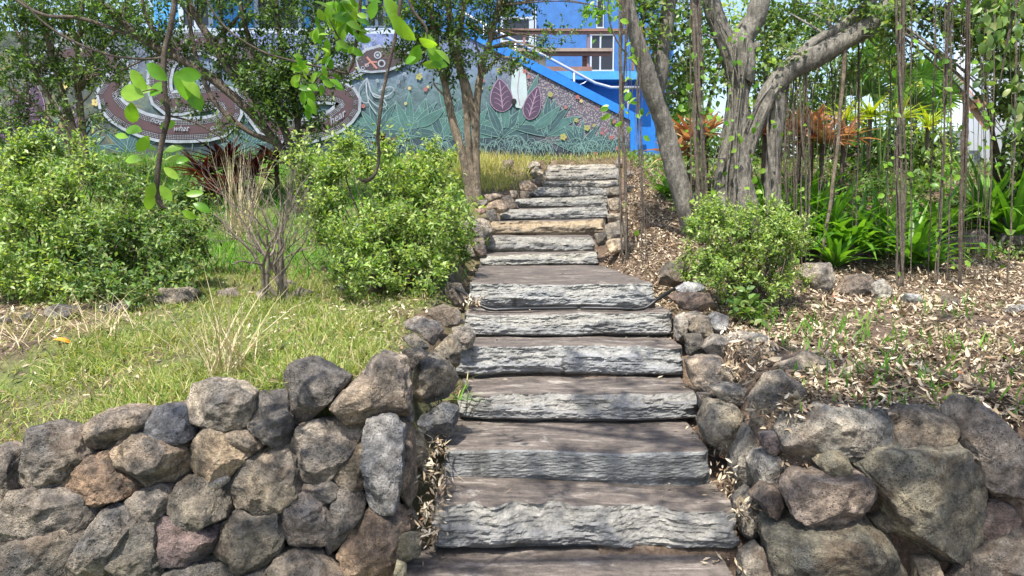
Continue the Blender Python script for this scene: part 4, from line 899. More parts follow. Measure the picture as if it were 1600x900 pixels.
def twigs(LA, TA, c, rad, n, ll=(.025, .04), lw=.5, per=9, tl=(.12, .28), up=.3, g=None, sphere=True, fold=.35, widths=(.15, 1, .05), mi=0, tr=.0022, hollow=.35, droop=0.0):
    """leafy twigs filling an ellipsoid; returns twig starts"""
    g = g or rng; c = np.array(c, float); rad = np.array(rad, float)
    u = rnd_dirs(n, g); r = hollow + (1 - hollow) * g.random(n) ** .7
    S = c + u * rad * r[:, None] * (1 + .18 * np.sin(u[:, :1] * 5 + c[0] * 3) * np.cos(u[:, 2:] * 6 + c[2]))
    D = unit(u * .7 + g.normal(size=(n, 3)) * .6 + np.array([0, 0, up])); L = g.uniform(*tl, n)
    S = S - D * L[:, None] * .5
    if TA is not None:
        for i in range(n):
            p = np.array([S[i], S[i] + D[i] * L[i] * .5 + g.normal(size=3) * .008, S[i] + D[i] * L[i] - np.array([0, 0, droop * L[i]])]); tube(TA, p, [tr, tr * .8, tr * .4], 3, cap=False)
    t = np.linspace(.15, 1.02, per)[None, :] + g.uniform(-.05, .05, (n, per))
    B = S[:, None] + D[:, None] * (L[:, None] * t)[..., None]; B[..., 2] -= droop * (L[:, None] * t ** 2)
    side = unit(np.cross(D, g.normal(size=(n, 3)))); s2 = np.cross(D, side)
    ph = (np.arange(per) * 2.4)[None, :] + g.uniform(0, 6, (n, 1))
    out = side[:, None] * np.cos(ph)[..., None] + s2[:, None] * np.sin(ph)[..., None]
    LD = unit(D[:, None] * .7 + out * 1.0 + g.normal(size=(n, per, 3)) * .25)
    NN = unit(np.array([0, -.15, 1.0]) + g.normal(size=(n, per, 3)) * .45)
    m = n * per; ln = g.uniform(*ll, m)
    strips(LA, B.reshape(m, 3), LD.reshape(m, 3), NN.reshape(m, 3), ln, ln * lw, widths, g.uniform(-.1, .6, m), fold, mi)
    return S
def blob(px, py, rx, ry, Y, dy=None):
    c = P(px, py, Y); k = Y / F; return c, (rx * k, dy if dy is not None else (rx + ry) * .5 * k, ry * k)
def leafy(root, blobs, leafmat, name='foliage', twigmat=None, **kw):
    LA, TA = Acc(), Acc()
    for b in blobs:
        c, rad = blob(*b[:5], dy=b[6] if len(b) > 6 else None); twigs(LA, TA if twigmat else None, c, rad, b[5], **kw)
    o = LA.build(name, leafmat, root)
    if twigmat: TA.build('twigs', twigmat, root)
    return o
def branch_to(acc, c, s, rad, g, k=5):
    """thin boughs from stem polyline s (n,4) to points inside a crown blob"""
    for _ in range(k):
        q = c + rnd_dirs(1, g)[0] * np.array(rad) * .75
        i = np.argmin(np.linalg.norm(s[:, :3] - (q - [0, 0, .5 * np.linalg.norm(rad)]), axis=1)); p0 = s[i, :3]
        mid = (p0 + q) / 2 + g.normal(size=3) * .06 + [0, 0, .05]
        r0 = min(s[i, 3] * .4, .016); tube(acc, spline([p0, mid, q], 8), np.linspace(r0, .003, 8), 5)
def rosette(acc, base, n, L, W, el=(.5, 1.3), bend=(.5, 1.4), g=None, widths=(.55, .9, 1, .8, .45, .03), fold=.4, mi=0, face=0):
    g = g or rng; az = np.arange(n) * 2.399 + g.uniform(0, 6); e = g.uniform(*el, n)
    D = np.stack([np.cos(az) * np.cos(e), np.sin(az) * np.cos(e), np.sin(e)], 1)
    N = np.stack([-np.cos(az) * np.sin(e), -np.sin(az) * np.sin(e), np.cos(e)], 1)
    ln = L * g.uniform(.7, 1.1, n)
    strips(acc, np.array(base) + D * .02 * L, D, N, ln, W * g.uniform(.8, 1.15, n), widths, g.uniform(*bend, n), fold, mi)
# ------------------------------------------------------------ trees on the left
gT = np.random.default_rng(21)
DENS = 1.8
def tree(name, label, base, Y, stems, blobs, leafmat, barkmat, group=None, k=4, twig='bark_dark', **kw):
    b = on_ground(base[0], Y) if base is not None else None
    root = thing(name, label, 'tree', b, group); TR = Acc(); ss = []
    for i, (pts, r, *o) in enumerate(stems):
        ss.append(stem(TR, pts, r, Y, ground=(o[0] if o else False), seed=i + len(label), Y2=(o[1] if len(o) > 1 else None), sides=12, rough=.09))
    allS = np.vstack(ss); LA = {}; TW = Acc()
    for bl in blobs:
        c, rad = blob(*bl[:5], dy=bl[6] if len(bl) > 6 else None); mt = bl[7] if len(bl) > 7 else leafmat
        twigs(LA.setdefault(mt, Acc()), TW, c, rad, int(bl[5] * DENS), g=gT, **kw); branch_to(TR, c, allS, rad, gT, k)
    TR.build('trunk', M[barkmat], root)
    mats = list(LA); A = Acc()
    for i, m_ in enumerate(mats): A.add(np.vstack(LA[m_].v), np.vstack(LA[m_].f), i)
    if LA: A.build('crown', [M[m_] for m_ in mats], root); TW.build('twigs', M[twig], root)
    return root, allS
small = dict(ll=(.04, .07), lw=.52, per=11, tl=(.15, .4))
tree('slender_tree', 'slender tree with several smooth brown stems rising beside the upper steps', (738, 302), 9.0,
 [([(733, 303), (722, 240), (706, 180), (690, 110), (676, 40), (668, -60)], [7, 6.5, 6, 5.5, 5, 4], True),
  ([(739, 303), (733, 235), (727, 150), (716, 90), (722, 20), (735, -60)], [6, 5.5, 5, 4.5, 4, 3], True),
  ([(744, 303), (744, 240), (746, 165), (754, 100), (770, 45), (796, -60)], [6.5, 6, 5.5, 5, 4, 3], True),
  ([(742, 200), (728, 130), (706, 70), (700, 0), (690, -60)], [5, 5, 4.5, 4, 3])],
 [(690, 70, 55, 45, 9, 70), (725, 15, 85, 40, 9, 120), (785, 95, 38, 22, 8.7, 18), (640, 75, 30, 30, 9, 24), (800, 6, 44, 18, 9.2, 14), (868, 55, 30, 18, 8.8, 8), (845, 85, 26, 12, 8.6, 5), (935, 12, 30, 12, 8.8, 9, None, 'leaf_lime'), (710, -60, 160, 50, 9, 120), (650, 20, 40, 30, 9, 30), (700, 120, 26, 24, 9, 14), (900, -40, 90, 30, 9, 30)],
 'leaf_dark', 'bark_thin', k=4, **small)
tree('leaning_tree', 'tree with two crooked trunks leaning left across the painted snake', (470, 268), 8.6,
 [([(478, 276), (458, 235), (424, 165), (372, 127), (331, 65), (300, 15), (280, -50)], [6.5, 6, 5.5, 5.5, 5, 4.5, 4], True),
  ([(466, 276), (430, 222), (395, 180), (335, 125), (282, 92), (224, 62), (150, -5), (110, -60)], [7, 6.5, 6.5, 6.5, 6, 5.5, 4.5, 4], True),
  ([(468, 250), (462, 170), (440, 80), (425, -60)], [6, 5, 4, 4]), ([(424, 165), (400, 90), (378, 20), (370, -60)], [5, 4, 3.5, 3]),
  ([(340, 128), (300, 100), (250, 85), (190, 110)], [3, 2.5, 2, 1]), ([(400, 160), (350, 60), (345, -60)], [4, 3, 3]), ([(372, 127), (420, 90), (470, 70), (540, 66)], [2.5, 2, 1.6, 1]), ([(282, 92), (230, 30), (215, -60)], [4, 3, 2]), ([(224, 62), (130, 30), (60, 20), (-20, -30)], [3.5, 3, 2.5, 2]), ([(331, 65), (370, 30), (420, -40)], [3, 2.5, 2]), ([(430, 222), (380, 200), (330, 150), (300, 60), (290, -60)], [4.5, 4, 3.5, 3, 2])],
 [(405, 128, 42, 26, 8.4, 44), (430, 165, 40, 26, 8.4, 40), (455, 60, 45, 50, 8.6, 50), (385, 15, 70, 30, 8.6, 50), (300, -5, 70, 22, 8.6, 34), (240, 38, 50, 22, 8.6, 24), (500, 10, 40, 40, 8.6, 34), (455, 110, 40, 30, 8.4, 36), (520, 60, 26, 34, 8.4, 22), (180, 10, 60, 24, 8.6, 26), (400, -60, 200, 40, 8.6, 120), (600, 25, 30, 30, 8.7, 16), (490, 195, 22, 14, 8.5, 10), (330, 100, 60, 34, 8.8, 34), (265, 70, 60, 34, 8.8, 30), (380, 80, 50, 40, 8.7, 40), (300, 165, 40, 20, 8.8, 12), (470, 150, 44, 34, 8.5, 34), (355, 200, 30, 16, 8.6, 8), (530, 110, 24, 30, 8.6, 12)],
 'leaf_dark', 'bark_dark', k=4, **small)
tree('leafy_tree', 'bushy tree with thin upright stems at the far left of the painted wall', (118, 250), 9.6,
 [([(128, 258), (112, 190), (90, 120), (72, 50), (55, -60)], [6, 5, 4, 3.5, 3], True), ([(134, 258), (126, 170), (118, 100), (128, 20), (135, -60)], [6, 5, 4, 3, 2.5], True),
  ([(124, 258), (104, 200), (76, 150), (40, 80), (10, 10)], [4.5, 4, 3, 2.5, 2], True), ([(120, 258), (96, 210), (60, 170), (20, 140)], [5, 4, 3, 2], True), ([(125, 140), (150, 90), (190, 30), (210, -60)], [4, 3, 3, 2])],
 [(40, 70, 60, 60, 9.6, 70), (120, 30, 80, 35, 9.6, 80), (20, 150, 32, 45, 9.6, 32), (180, 60, 50, 34, 9.6, 34), (130, 120, 36, 26, 9.6, 20), (5, 210, 26, 26, 9.4, 18), (95, 165, 26, 16, 9.4, 8), (80, -50, 180, 45, 9.6, 130), (190, 125, 30, 16, 9.4, 9), (60, 20, 70, 26, 9.6, 40), (70, 120, 60, 40, 9.5, 46), (160, 100, 50, 40, 9.5, 34), (20, 200, 40, 30, 9.5, 22), (150, 190, 30, 20, 9.5, 8)],
 'leaf_dark', 'bark_thin', k=4, **small)
# ------------------------------------------------------------ fig trees with hanging roots on the right
big = dict(ll=(.045, .08), lw=.6, per=8, tl=(.15, .38), widths=(.2, .9, 1, .45, .03))
tree('leaning_fig_tree', 'lichen-spotted grey tree trunk leaning left at the right side of the steps', (1082, 368), 7.7,
 [([(1085, 372), (1070, 325), (1050, 240), (1035, 180), (1014, 130), (1000, 85), (985, 30), (972, -60)], [21, 17, 15, 14, 14, 12, 11, 10], True, 7.2),
  ([(1022, 150), (1032, 100), (1040, 50), (1047, -60)], [13, 12, 11, 10]), ([(1010, 110), (1000, 60), (1012, 0)], [6, 4, 3])],
 [(1012, 60, 24, 60, 7.6, 26), (1062, 60, 28, 70, 8.4, 46), (1050, 140, 26, 40, 8.8, 26), (1005, 0, 40, 30, 7.6, 26), (1040, -70, 90, 40, 7.8, 34)],
 'leaf_mid', 'bark_fig', k=3, **big)
root, figS = tree('fig_tree', 'massive old fig tree with forked trunk, long slanting limb and many hanging roots', (1150, 350), 8.0,
 [([(1156, 352), (1152, 290), (1152, 230), (1157, 170), (1152, 112), (1132, 62), (1110, 10), (1090, -60)], [27, 20, 16, 15, 17, 15, 13, 12], True),
  ([(1128, 352), (1130, 280), (1138, 200), (1146, 140)], [14, 11, 10, 9], True),
  ([(1154, 130), (1160, 75), (1180, 20), (1194, -60)], [20, 17, 15, 13]), ([(1160, 86), (1172, 78), (1180, 70)], [9, 9, 7]),
  ([(1152, 300), (1160, 250), (1176, 205), (1200, 152), (1228, 118), (1266, 94), (1322, 60), (1375, 22), (1450, -40), (1560, -110), (1700, -170)], [10, 11, 12, 15, 17, 18, 17, 17, 16, 14, 12]),
  ([(1210, 356), (1209, 300), (1208, 240), (1211, 180), (1216, 140)], [15, 12, 11, 12, 15], True), ([(1220, 110), (1262, 74), (1320, 38), (1380, -20)], [8, 8, 8, 7])],
 [(1205, 40, 42, 45, 8.9, 44), (1260, 15, 50, 24, 8.9, 34), (1118, 110, 22, 40, 8.1, 10), (1088, 60, 24, 60, 8.1, 18), (1225, 90, 30, 22, 8, 20), (1330, 10, 50, 26, 8, 34), (1395, 30, 26, 40, 7.6, 34), (1290, 120, 55, 30, 8.4, 22), (1460, 25, 50, 26, 8, 34), (1500, 70, 30, 30, 7.8, 18), (1570, 60, 46, 60, 7.4, 90, None, 'leaf_mid'), (1585, 150, 34, 40, 7.4, 46), (1550, 20, 60, 30, 7.4, 50), (1595, 230, 20, 26, 7.4, 14), (1240, -70, 160, 40, 8.8, 60), (1530, -80, 120, 50, 7.6, 50), (1420, 90, 24, 26, 8, 10), (1365, 105, 40, 24, 9, 18), (1190, 120, 20, 30, 8.4, 10), (1100, 230, 16, 40, 7.9, 6)],
 'leaf_mid', 'bark_fig', k=3, **big)
VL = Acc()
def aroot(top, bot, Y, r, strands=3, mat='root', bow=0, vine=0, y0=None):
    a = Acc(); g = gT
    x0, yy0 = top; x1, yy1 = bot; gp = on_ground(x1, Y); p0 = P(x0, yy0, Y); n = 26
    for s in range(strands):
        t = np.linspace(0, 1, n)[:, None]; q = p0 * (1 - t) + (gp + [0, 0, -.05]) * t
        rr = r * Y / F; ph = s * 2.1 + g.uniform(0, 1)
        sp_ = (rr * (.55 if strands > 1 else .15)) * (1 + .8 * t)
        q[:, 0] += np.sin(t[:, 0] * g.uniform(3, 9) + g.uniform(0, 6)) * .018 + np.sin(t[:, 0] * 23 + g.uniform(0, 6)) * .004; q[:, 0] += (sp_[:, 0] * np.cos(ph + t[:, 0] * 5 * g.uniform(.6, 1.4))) + bow * np.sin(t[:, 0] * math.pi) * Y / F
        q[:, 1] += sp_[:, 0] * np.sin(ph + t[:, 0] * 5)
        tube(a, q, rr * (.38 if strands > 1 else .85) * g.uniform(.55, 1.1) * np.linspace(1.1, .9, n), 6, .14, seed=int(x0 + s * 7))
    for _ in range(6 if strands > 1 else 2):    # hair-thin side strands
        t = np.linspace(0, 1, 14)[:, None]; e = g.uniform(.5, 1); q = p0 * (1 - t * e) + gp * t * e; q[:, 0] += g.normal() * .03 + np.sin(t[:, 0] * 7 + g.uniform(0, 6)) * .02; q[:, 1] += g.normal() * .03
        tube(a, q, .0022, 4, cap=False)
    a.build('aerial_root', M[mat], root)
    if vine:
        t = g.uniform(0, .95, vine)[:, None]; B = p0 * (1 - t) + gp * t + g.normal(size=(vine, 3)) * [.035, .035, .02]
        ln = g.uniform(.04, .085, vine); strips(VL, B, unit(g.normal(size=(vine, 3)) + [0, -.2, -.8]), [0, -1, .5], ln, ln * .7, (.25, .95, 1, .5, .03), g.uniform(0, .5, vine), .2)
for a_ in [((974, -60), (977, 352), 7.0, 5.5, 4, 'root', 0, 6), ((1001, 40), (1006, 372), 6.9, 3.2, 2, 'root', -1, 5), ((1088, -60), (1101, 340), 7.4, 7, 5, 'root', -2, 30), ((1078, -60), (1084, 340), 7.5, 2, 1, 'root', 2, 16),
  ((1230, 122), (1232, 372), 8.0, 3.2, 2, 'root', 0, 2), ((1241, 114), (1244, 374), 8.02, 4.2, 3, 'root', 1, 2), ((1256, 102), (1258, 378), 7.98, 4.6, 3, 'root', -1, 3), ((1262, 100), (1266, 300), 8.0, 2, 1, 'root', 2, 2), ((1222, 130), (1224, 350), 8.0, 2.2, 1, 'root', 0, 1),
  ((1324, 64), (1281, 380), 7.95, 4.6, 1, 'bark_thin', 8, 0), ((1338, 50), (1345, 330), 8.2, 2.0, 1, 'root', 3, 6), ((1300, 80), (1305, 320), 8.4, 1.8, 1, 'root', 3, 3), ((1392, 10), (1396, 400), 7.9, 2.6, 2, 'root', 2, 30), ((1407, -40), (1413, 408), 6.9, 5.4, 4, 'root', 2, 14),
  ((1430, -60), (1430, 300), 7.3, 1.4, 1, 'root', -2, 8), ((1484, -60), (1472, 394), 7.0, 3.4, 3, 'root', 3, 34), ((1494, -60), (1492, 300), 7.2, 1.5, 1, 'root', -3, 12), ((1511, -60), (1512, 412), 6.9, 5.0, 4, 'bark_dark', 1, 12), ((1540, -60), (1543, 396), 7.0, 2.2, 2, 'root', -3, 26), ((1552, -60), (1556, 250), 7.1, 1.4, 1, 'root', 3, 18), ((1585, -60), (1588, 330), 7.0, 1.6, 1, 'root', 3, 20), ((1460, -60), (1462, 180), 7.4, 1.3, 1, 'root', 2, 12)]: aroot(*a_)
for k in range(26):
    x = gT.uniform(1225, 1345); a_ = Acc(); p0 = P(x, 150 - (x - 1215) * .62 + 12, 8.1); e = p0 - [gT.uniform(-.05, .05), 0, gT.uniform(.5, 1.3)]
    tube(a_, spline([p0, (p0 + e) / 2 + gT.normal(size=3) * .02, e], 9), .0035, 4, cap=False); a_.build('hanging_rootlet', M['root'], root)
CR = Acc()
for k in range(13):
    s_ = figS; path = [[(1160, 60), (1158, 130), (1152, 200), (1150, 280), (1148, 352)], [(1215, 130), (1190, 175), (1168, 235), (1158, 300), (1156, 352)], [(1118, 30), (1140, 90), (1148, 160), (1138, 260), (1132, 352)], [(1214, 140), (1210, 200), (1208, 280), (1210, 352)]][k % 4]
    o = gT.uniform(-22, 22) * (.55 if k % 4 == 3 else 1); q = [P(a + o * (.5 + .5 * i / 4) + gT.normal() * 3, b, 8.0 - np.interp(abs(o), [0, 24], [.22, .08]) * (.6 if k % 4 == 3 else 1)) for i, (a, b) in enumerate(path)]
    tube(CR, spline(q, 26), gT.uniform(.004, .012), 6, .2, seed=k)
CR.build('clinging_roots', M['bark_fig'], root)
n = 130; t = gT.random(n); x = gT.choice([1085, 1105, 1130, 1155, 1175, 1060, 1215], n) + gT.normal(size=n) * 9; y = gT.uniform(20, 330, n)
B = np.array([P(a, b, 7.72 + gT.uniform(-.06, .06)) for a, b in zip(x, y)]); ln = gT.uniform(.04, .085, n); strips(VL, B, unit(gT.normal(size=(n, 3)) + [0, -.2, -.8]), [0, -1, .5], ln, ln * .7, (.25, .95, 1, .5, .03), gT.uniform(0, .5, n), .2)
VL.build('climbing_vine', M['leaf_lime'], root)
# ------------------------------------------------------------ shrubs
def shrub(name, label, base, Y, blobs, mat, group=None, dy=0, **kw):
    Y += dy; blobs = [(b_[0], b_[1], b_[2], b_[3], b_[4] + dy, b_[5]) for b_ in blobs]
    b = on_ground(base, Y); root = thing(name, label, 'shrub', b, group); A = Acc(); cs = []
    for bl in blobs:
        c, rad = blob(*bl[:5]); cs.append(c)
        for _ in range(5):
            q = c + rnd_dirs(1, gT)[0] * np.array(rad) * .85; s = b + [gT.normal() * .05, gT.normal() * .05, -.04]
            mid = (s + q) / 2 + [0, 0, -.08] + gT.normal(size=3) * .05; tube(A, spline([s, mid, q], 10), np.linspace(.011, .003, 10), 5)
    A.build('stems', M['bark_dark'], root); g_ = np.random.default_rng(len(label)); ex = []
    if len(blobs) > 3:
        ex = []; core = []
        for bl in blobs:
            for _ in range(8):
                t = g_.uniform(0, 6.28); r_ = g_.uniform(.2, .8)
                core.append((bl[0] + math.cos(t) * bl[2] * r_, bl[1] + math.sin(t) * bl[3] * r_, bl[2] * .33, bl[3] * .33, bl[4] + g_.uniform(-.35, .35), max(4, int(bl[5] * .058))))
            for _ in range(5):
                t = g_.uniform(-.3, math.pi + .3); r_ = g_.uniform(.85, 1.25); s_ = g_.uniform(.14, .3)
                ex.append((bl[0] + math.cos(t) * bl[2] * r_, bl[1] - math.sin(t) * bl[3] * r_, bl[2] * s_, bl[3] * s_ * 1.3, bl[4], max(3, int(bl[5] * .09))))
        blobs = core + ex
    leafy(root, blobs, mat, twigmat=M['bark_dark'], **kw)
    return root
fine = dict(ll=(.028, .055), lw=.5, per=14, tl=(.14, .36), up=.75, hollow=.35)
def kk(n): return n
shrub('shrub', 'wide bright green shrub with tiny leaves at the left edge of the lawn', 60, 7.0,
 [(20, 300, 60, 55, 7.1, 150), (90, 280, 60, 50, 7.2, 150), (130, 260, 40, 30, 7.3, 50), (40, 390, 70, 60, 6.9, 170), (100, 350, 60, 60, 6.8, 150), (60, 455, 60, 30, 6.3, 110), (10, 440, 50, 40, 6.3, 80), (-40, 400, 60, 80, 7, 100)], [M['leaf_bright']], 'bright small-leaved shrubs', -.85, **fine)
shrub('shrub', 'large rounded small-leaved shrub left of the bare twiggy bush, stones under its skirt', 200, 6.7,
 [(170, 350, 60, 60, 6.8, 160), (240, 330, 50, 45, 7.0, 120), (200, 400, 80, 50, 6.6, 190), (140, 420, 60, 50, 6.5, 140), (260, 400, 50, 45, 6.6, 120), (215, 462, 65, 26, 6.15, 110), (140, 465, 55, 28, 6.1, 90), (280, 440, 40, 30, 6.3, 60), (290, 350, 40, 36, 7.0, 70), (180, 290, 50, 30, 7.2, 60)], [M['leaf_mid']], 'bright small-leaved shrubs', -.75, **fine)
shrub('shrub', 'tall bright green shrub between the bare twiggy bush and the stone steps', 622, 6.6,
 [(590, 275, 80, 50, 6.8, 190), (515, 250, 50, 36, 7.1, 100), (650, 270, 50, 34, 6.9, 70), (640, 340, 70, 55, 6.6, 200), (690, 330, 38, 50, 6.6, 90), (560, 360, 65, 50, 6.6, 170), (630, 400, 75, 45, 6.4, 170), (600, 450, 50, 28, 6.2, 70), (560, 425, 40, 35, 6.3, 70), (670, 430, 40, 28, 6.2, 50), (710, 350, 26, 40, 6.4, 50), (500, 320, 40, 50, 7.0, 80), (690, 390, 30, 40, 6.4, 50)], [M['leaf_bright']], 'bright small-leaved shrubs', -.55, **fine)
shrub('shrub', 'compact round green bush at the top of the right boulder wall', 1180, 5.5,
 [(1160, 370, 70, 45, 5.6, 190), (1110, 385, 42, 48, 5.5, 110), (1215, 380, 42, 45, 5.7, 110), (1150, 430, 65, 40, 5.5, 130), (1210, 440, 40, 40, 5.5, 60), (1165, 340, 50, 22, 5.7, 80), (1130, 440, 50, 34, 5.4, 80), (1190, 400, 60, 40, 5.4, 120)], [M['leaf_bright']], 'bright small-leaved shrubs', **dict(fine, ll=(.022, .042), per=16, tl=(.1, .24)))
shrub('sapling', 'small broad-leaved shoot at the foot of the compact round bush', 1165, 5.1, [(1165, 480, 30, 26, 5.1, 22), (1180, 500, 30, 20, 5.1, 14)], [M['leaf_mid']], None, **dict(ll=(.045, .075), lw=.6, per=6, tl=(.08, .15), widths=(.2, .9, 1, .5, .03)))
# bare twiggy bush
def bare(acc, p, d, L, r, depth, g):
    n = 6; q = [p]
    for i in range(n):
        d = unit(d + g.normal(size=3) * .13 + [0, 0, .05]); q.append(q[-1] + d * L / n)
    tube(acc, q, np.linspace(r, r * .6, n + 1), 5 if depth > 1 else 4, .1, seed=depth, cap=False)
    if depth <= 0: return
    for k in range(2 if depth > 2 else 3):
        i = g.integers(2, n + 1); dd = unit(d + g.normal(size=3) * .42 + [0, 0, .12]); bare(acc, q[i], dd, L * g.uniform(.55, .85), max(r * .55, .0013), depth - 1, g)
b = G(435, 474); rt = thing('bare_bush', 'leafless grey twiggy bush standing between two green shrubs', 'bush', b); A = Acc(); g5 = np.random.default_rng(77)
for k in range(9): bare(A, b + [g5.normal() * .05, g5.normal() * .05, -.03], unit(np.array([g5.uniform(-.55, .3), g5.uniform(-.35, .35), 1])), g5.uniform(.5, .68), .016, 4, g5)
A.build('branches', [M['dry_twig']], rt)
# dry brown stalks behind, straw clumps
def straw(name, label, cat, p, n, L, spread, mat, w=.006, el=(1.0, 1.5), bend=(.2, 1.1), group=None, widths=(.8, 1, .6, .05)):
    a = Acc(); az = gT.uniform(0, 6.28, n); e = gT.uniform(*el, n); B = np.array(p) + np.stack([gT.normal(size=n) * spread, gT.normal(size=n) * spread, np.full(n, -.01)], 1)
    D = np.stack([np.cos(az) * np.cos(e), np.sin(az) * np.cos(e), np.sin(e)], 1); N = np.stack([-np.cos(az) * np.sin(e), -np.sin(az) * np.sin(e), np.cos(e)], 1)
    strips(a, B, D, N, L * gT.uniform(.4, 1.1, n), w * gT.uniform(.6, 1.3, n), widths, gT.uniform(*bend, n), .1, thin=True); o = a.build(name, M[mat]); tag(o, label, cat, group); return o
straw('dry_grass_clump', 'tall clump of dry straw-coloured grass in the middle of the lawn', 'grass clump', G(352, 590), 75, .72, .06, 'grass_dry')
straw('dry_grass_clump', 'thin dry grass stalks leaning left under the big left-hand shrub', 'grass clump', G(170, 520), 50, .5, .1, 'grass_dry', el=(.5, 1.3))
straw('dry_grass_clump', 'sparse dry stalks at the left edge of the lawn', 'grass clump', G(60, 530), 40, .45, .12, 'grass_dry', el=(.6, 1.4))
straw('dead_stalks', 'bundle of pale dead stalks standing in front of the leaning trunks', 'dead plant', on_ground(375, 7.9), 90, 1.15, .09, 'grass_dry', w=.01, el=(1.0, 1.5), bend=(-.1, .4))
straw('dead_stalks', 'pale dead twigs poking up above the wide shrub at the far left', 'dead plant', on_ground(85, 8.4), 50, 1.0, .12, 'grass_dry', w=.009, el=(1.0, 1.5), bend=(-.1, .3))
straw('dead_stalks', 'pale dead twigs behind the large rounded shrub', 'dead plant', on_ground(200, 8.2), 40, .9, .1, 'grass_dry', w=.009, el=(1.0, 1.5), bend=(-.1, .3))
straw('grass_tuft', 'green grass tuft at the left end of the fourth step', 'grass tuft', P(722, 622, 4.15), 16, .2, .025, 'grass_green', w=.008, el=(.2, 1.1))
straw('grass_tuft', 'pale green grass tuft beside the fifth step', 'grass tuft', P(716, 600, 4.4), 12, .22, .03, 'grass_yellow', w=.007, el=(.2, 1.1))
# yellow grass bank by the painted wall
a = Acc(); n = 5200
x = np.concatenate([gT.normal(-.55, .28, n // 2), gT.uniform(-1.7, .3, n // 2)]); y = gT.uniform(9.6, 12.2, n); B = np.stack([x, y, tz(x, y) - .02], 1)
strips(a, B, unit(gT.normal(size=(n, 3)) * .35 + [0, 0, 1]), gT.normal(size=(n, 3)), gT.uniform(.08, .26, n), gT.uniform(.005, .010, n), (.8, 1, .05), gT.uniform(0, .9, n), 0, thin=True)
o = a.build('yellow_grass', M['grass_yellow']); tag(o, 'bank of tall sunlit yellow grass around the slender tree below the painted wall', 'grass', None, 'stuff')
a = Acc(); n = 1500; x = gT.uniform(.1, 2.6, n); y = gT.uniform(12.0, 12.55, n); B = np.stack([x, y, tz(x, y) - .01], 1)
strips(a, B, unit(gT.normal(size=(n, 3)) * .4 + [0, 0, 1]), gT.normal(size=(n, 3)), gT.uniform(.05, .16, n), gT.uniform(.006, .012, n), (.8, 1, .05), gT.uniform(0, .9, n), 0, thin=True)
o = a.build('wall_foot_grass', M['grass']); tag(o, 'thin strip of grass along the foot of the painted wall above the topmost step', 'grass', None, 'stuff')
# lush green grass behind the shrubs
a = Acc(); n = 16000
x = gT.uniform(-7.5, -.5, n); y = gT.uniform(6.3, 12.3, n); B = np.stack([x, y, tz(x, y) - .02], 1)
strips(a, B, unit(gT.normal(size=(n, 3)) * .45 + [0, 0, 1]), gT.normal(size=(n, 3)), gT.uniform(.10, .32, n), gT.uniform(.006, .013, n), (.8, 1, .6, .05), gT.uniform(.2, 1.4, n), 0, thin=True)
o = a.build('tall_green_grass', M['grass_green']); tag(o, 'lush green grass covering the slope behind the shrubs', 'grass', None, 'stuff')
# lawn
a = Acc(); n = 95000
x = -.45 - 5.0 * gT.random(n) ** .9; y = 3.08 + 3.6 * gT.random(n) ** 1.5
pn = np.array([mnoise.noise(Vector((p * 1.5, q * 1.5, 3))) for p, q in zip(x, y)])
keep = (y > lwall(x) + .13) & ((pn > -.12) | (gT.random(n) < .42)) & ~((x < -2.55 - (y - 4.2) * .1) & (y > 3.75) & (gT.random(n) < .82)) & (x < np.interp(y, SY, SX0) - .42 + gT.random(n) * .15)
x, y, pn = x[keep], y[keep], pn[keep]; n = len(x)
B = np.stack([x, y, tz(x, y) + .0], 1); hh = gT.uniform(.025, .075, n) * (1 + .9 * (pn > .15))
strips(a, B, unit(gT.normal(size=(n, 3)) * .6 + [0, 0, .8]), gT.normal(size=(n, 3)), hh, gT.uniform(.003, .007, n), (.8, 1, .05), gT.uniform(.2, 1.6, n), 0, thin=True)
o = a.build('lawn_grass', M['grass']); tag(o, 'short sunlit patchy lawn grass above the left boulder wall', 'grass', None, 'stuff')
# weeds on the litter
a = Acc(); n = 0; cl = [(1300, 520), (1330, 540), (1360, 560), (1400, 540), (1420, 580), (1310, 590), (1350, 600), (1270, 545), (1450, 600), (1590, 560), (1575, 620), (1230, 520), (1500, 480), (1450, 490), (1240, 505), (1385, 600), (1340, 500), (1480, 540)]
for cx, cy in cl:
    p = G(cx, cy); m_ = 34; x = p[0] + gT.normal(size=m_) * .2; y = p[1] + gT.normal(size=m_) * .2; B = np.stack([x, y, tz(x, y)], 1)
    strips(a, B, unit(gT.normal(size=(m_, 3)) * .4 + [0, 0, 1]), gT.normal(size=(m_, 3)), gT.uniform(.04, .16, m_), gT.uniform(.005, .014, m_), (.6, 1, .05), gT.uniform(.1, 1, m_), 0, thin=True)
o = a.build('weeds', M['grass_green']); tag(o, 'scattered green weeds sprouting through the dead leaves', 'weeds', None, 'stuff')
# ground cover at the far right, behind the lilies
a = Acc(); n = 14000
x = gT.uniform(1.9, 8.5, n); y = gT.uniform(8.3, 12.5, n); B = np.stack([x, y, tz(x, y) + gT.uniform(0, .12, n)], 1)
strips(a, B, unit(gT.normal(size=(n, 3)) * .8 + [0, 0, .6]), gT.normal(size=(n, 3)) * .4 + [0, 0, 1], gT.uniform(.04, .09, n), gT.uniform(.02, .045, n), (.3, 1, .05), gT.uniform(0, .8, n), .2)
o = a.build('ground_cover', M['leaf_mid']); tag(o, 'low green ground cover under the aerial roots at the right', 'ground cover', None, 'stuff')
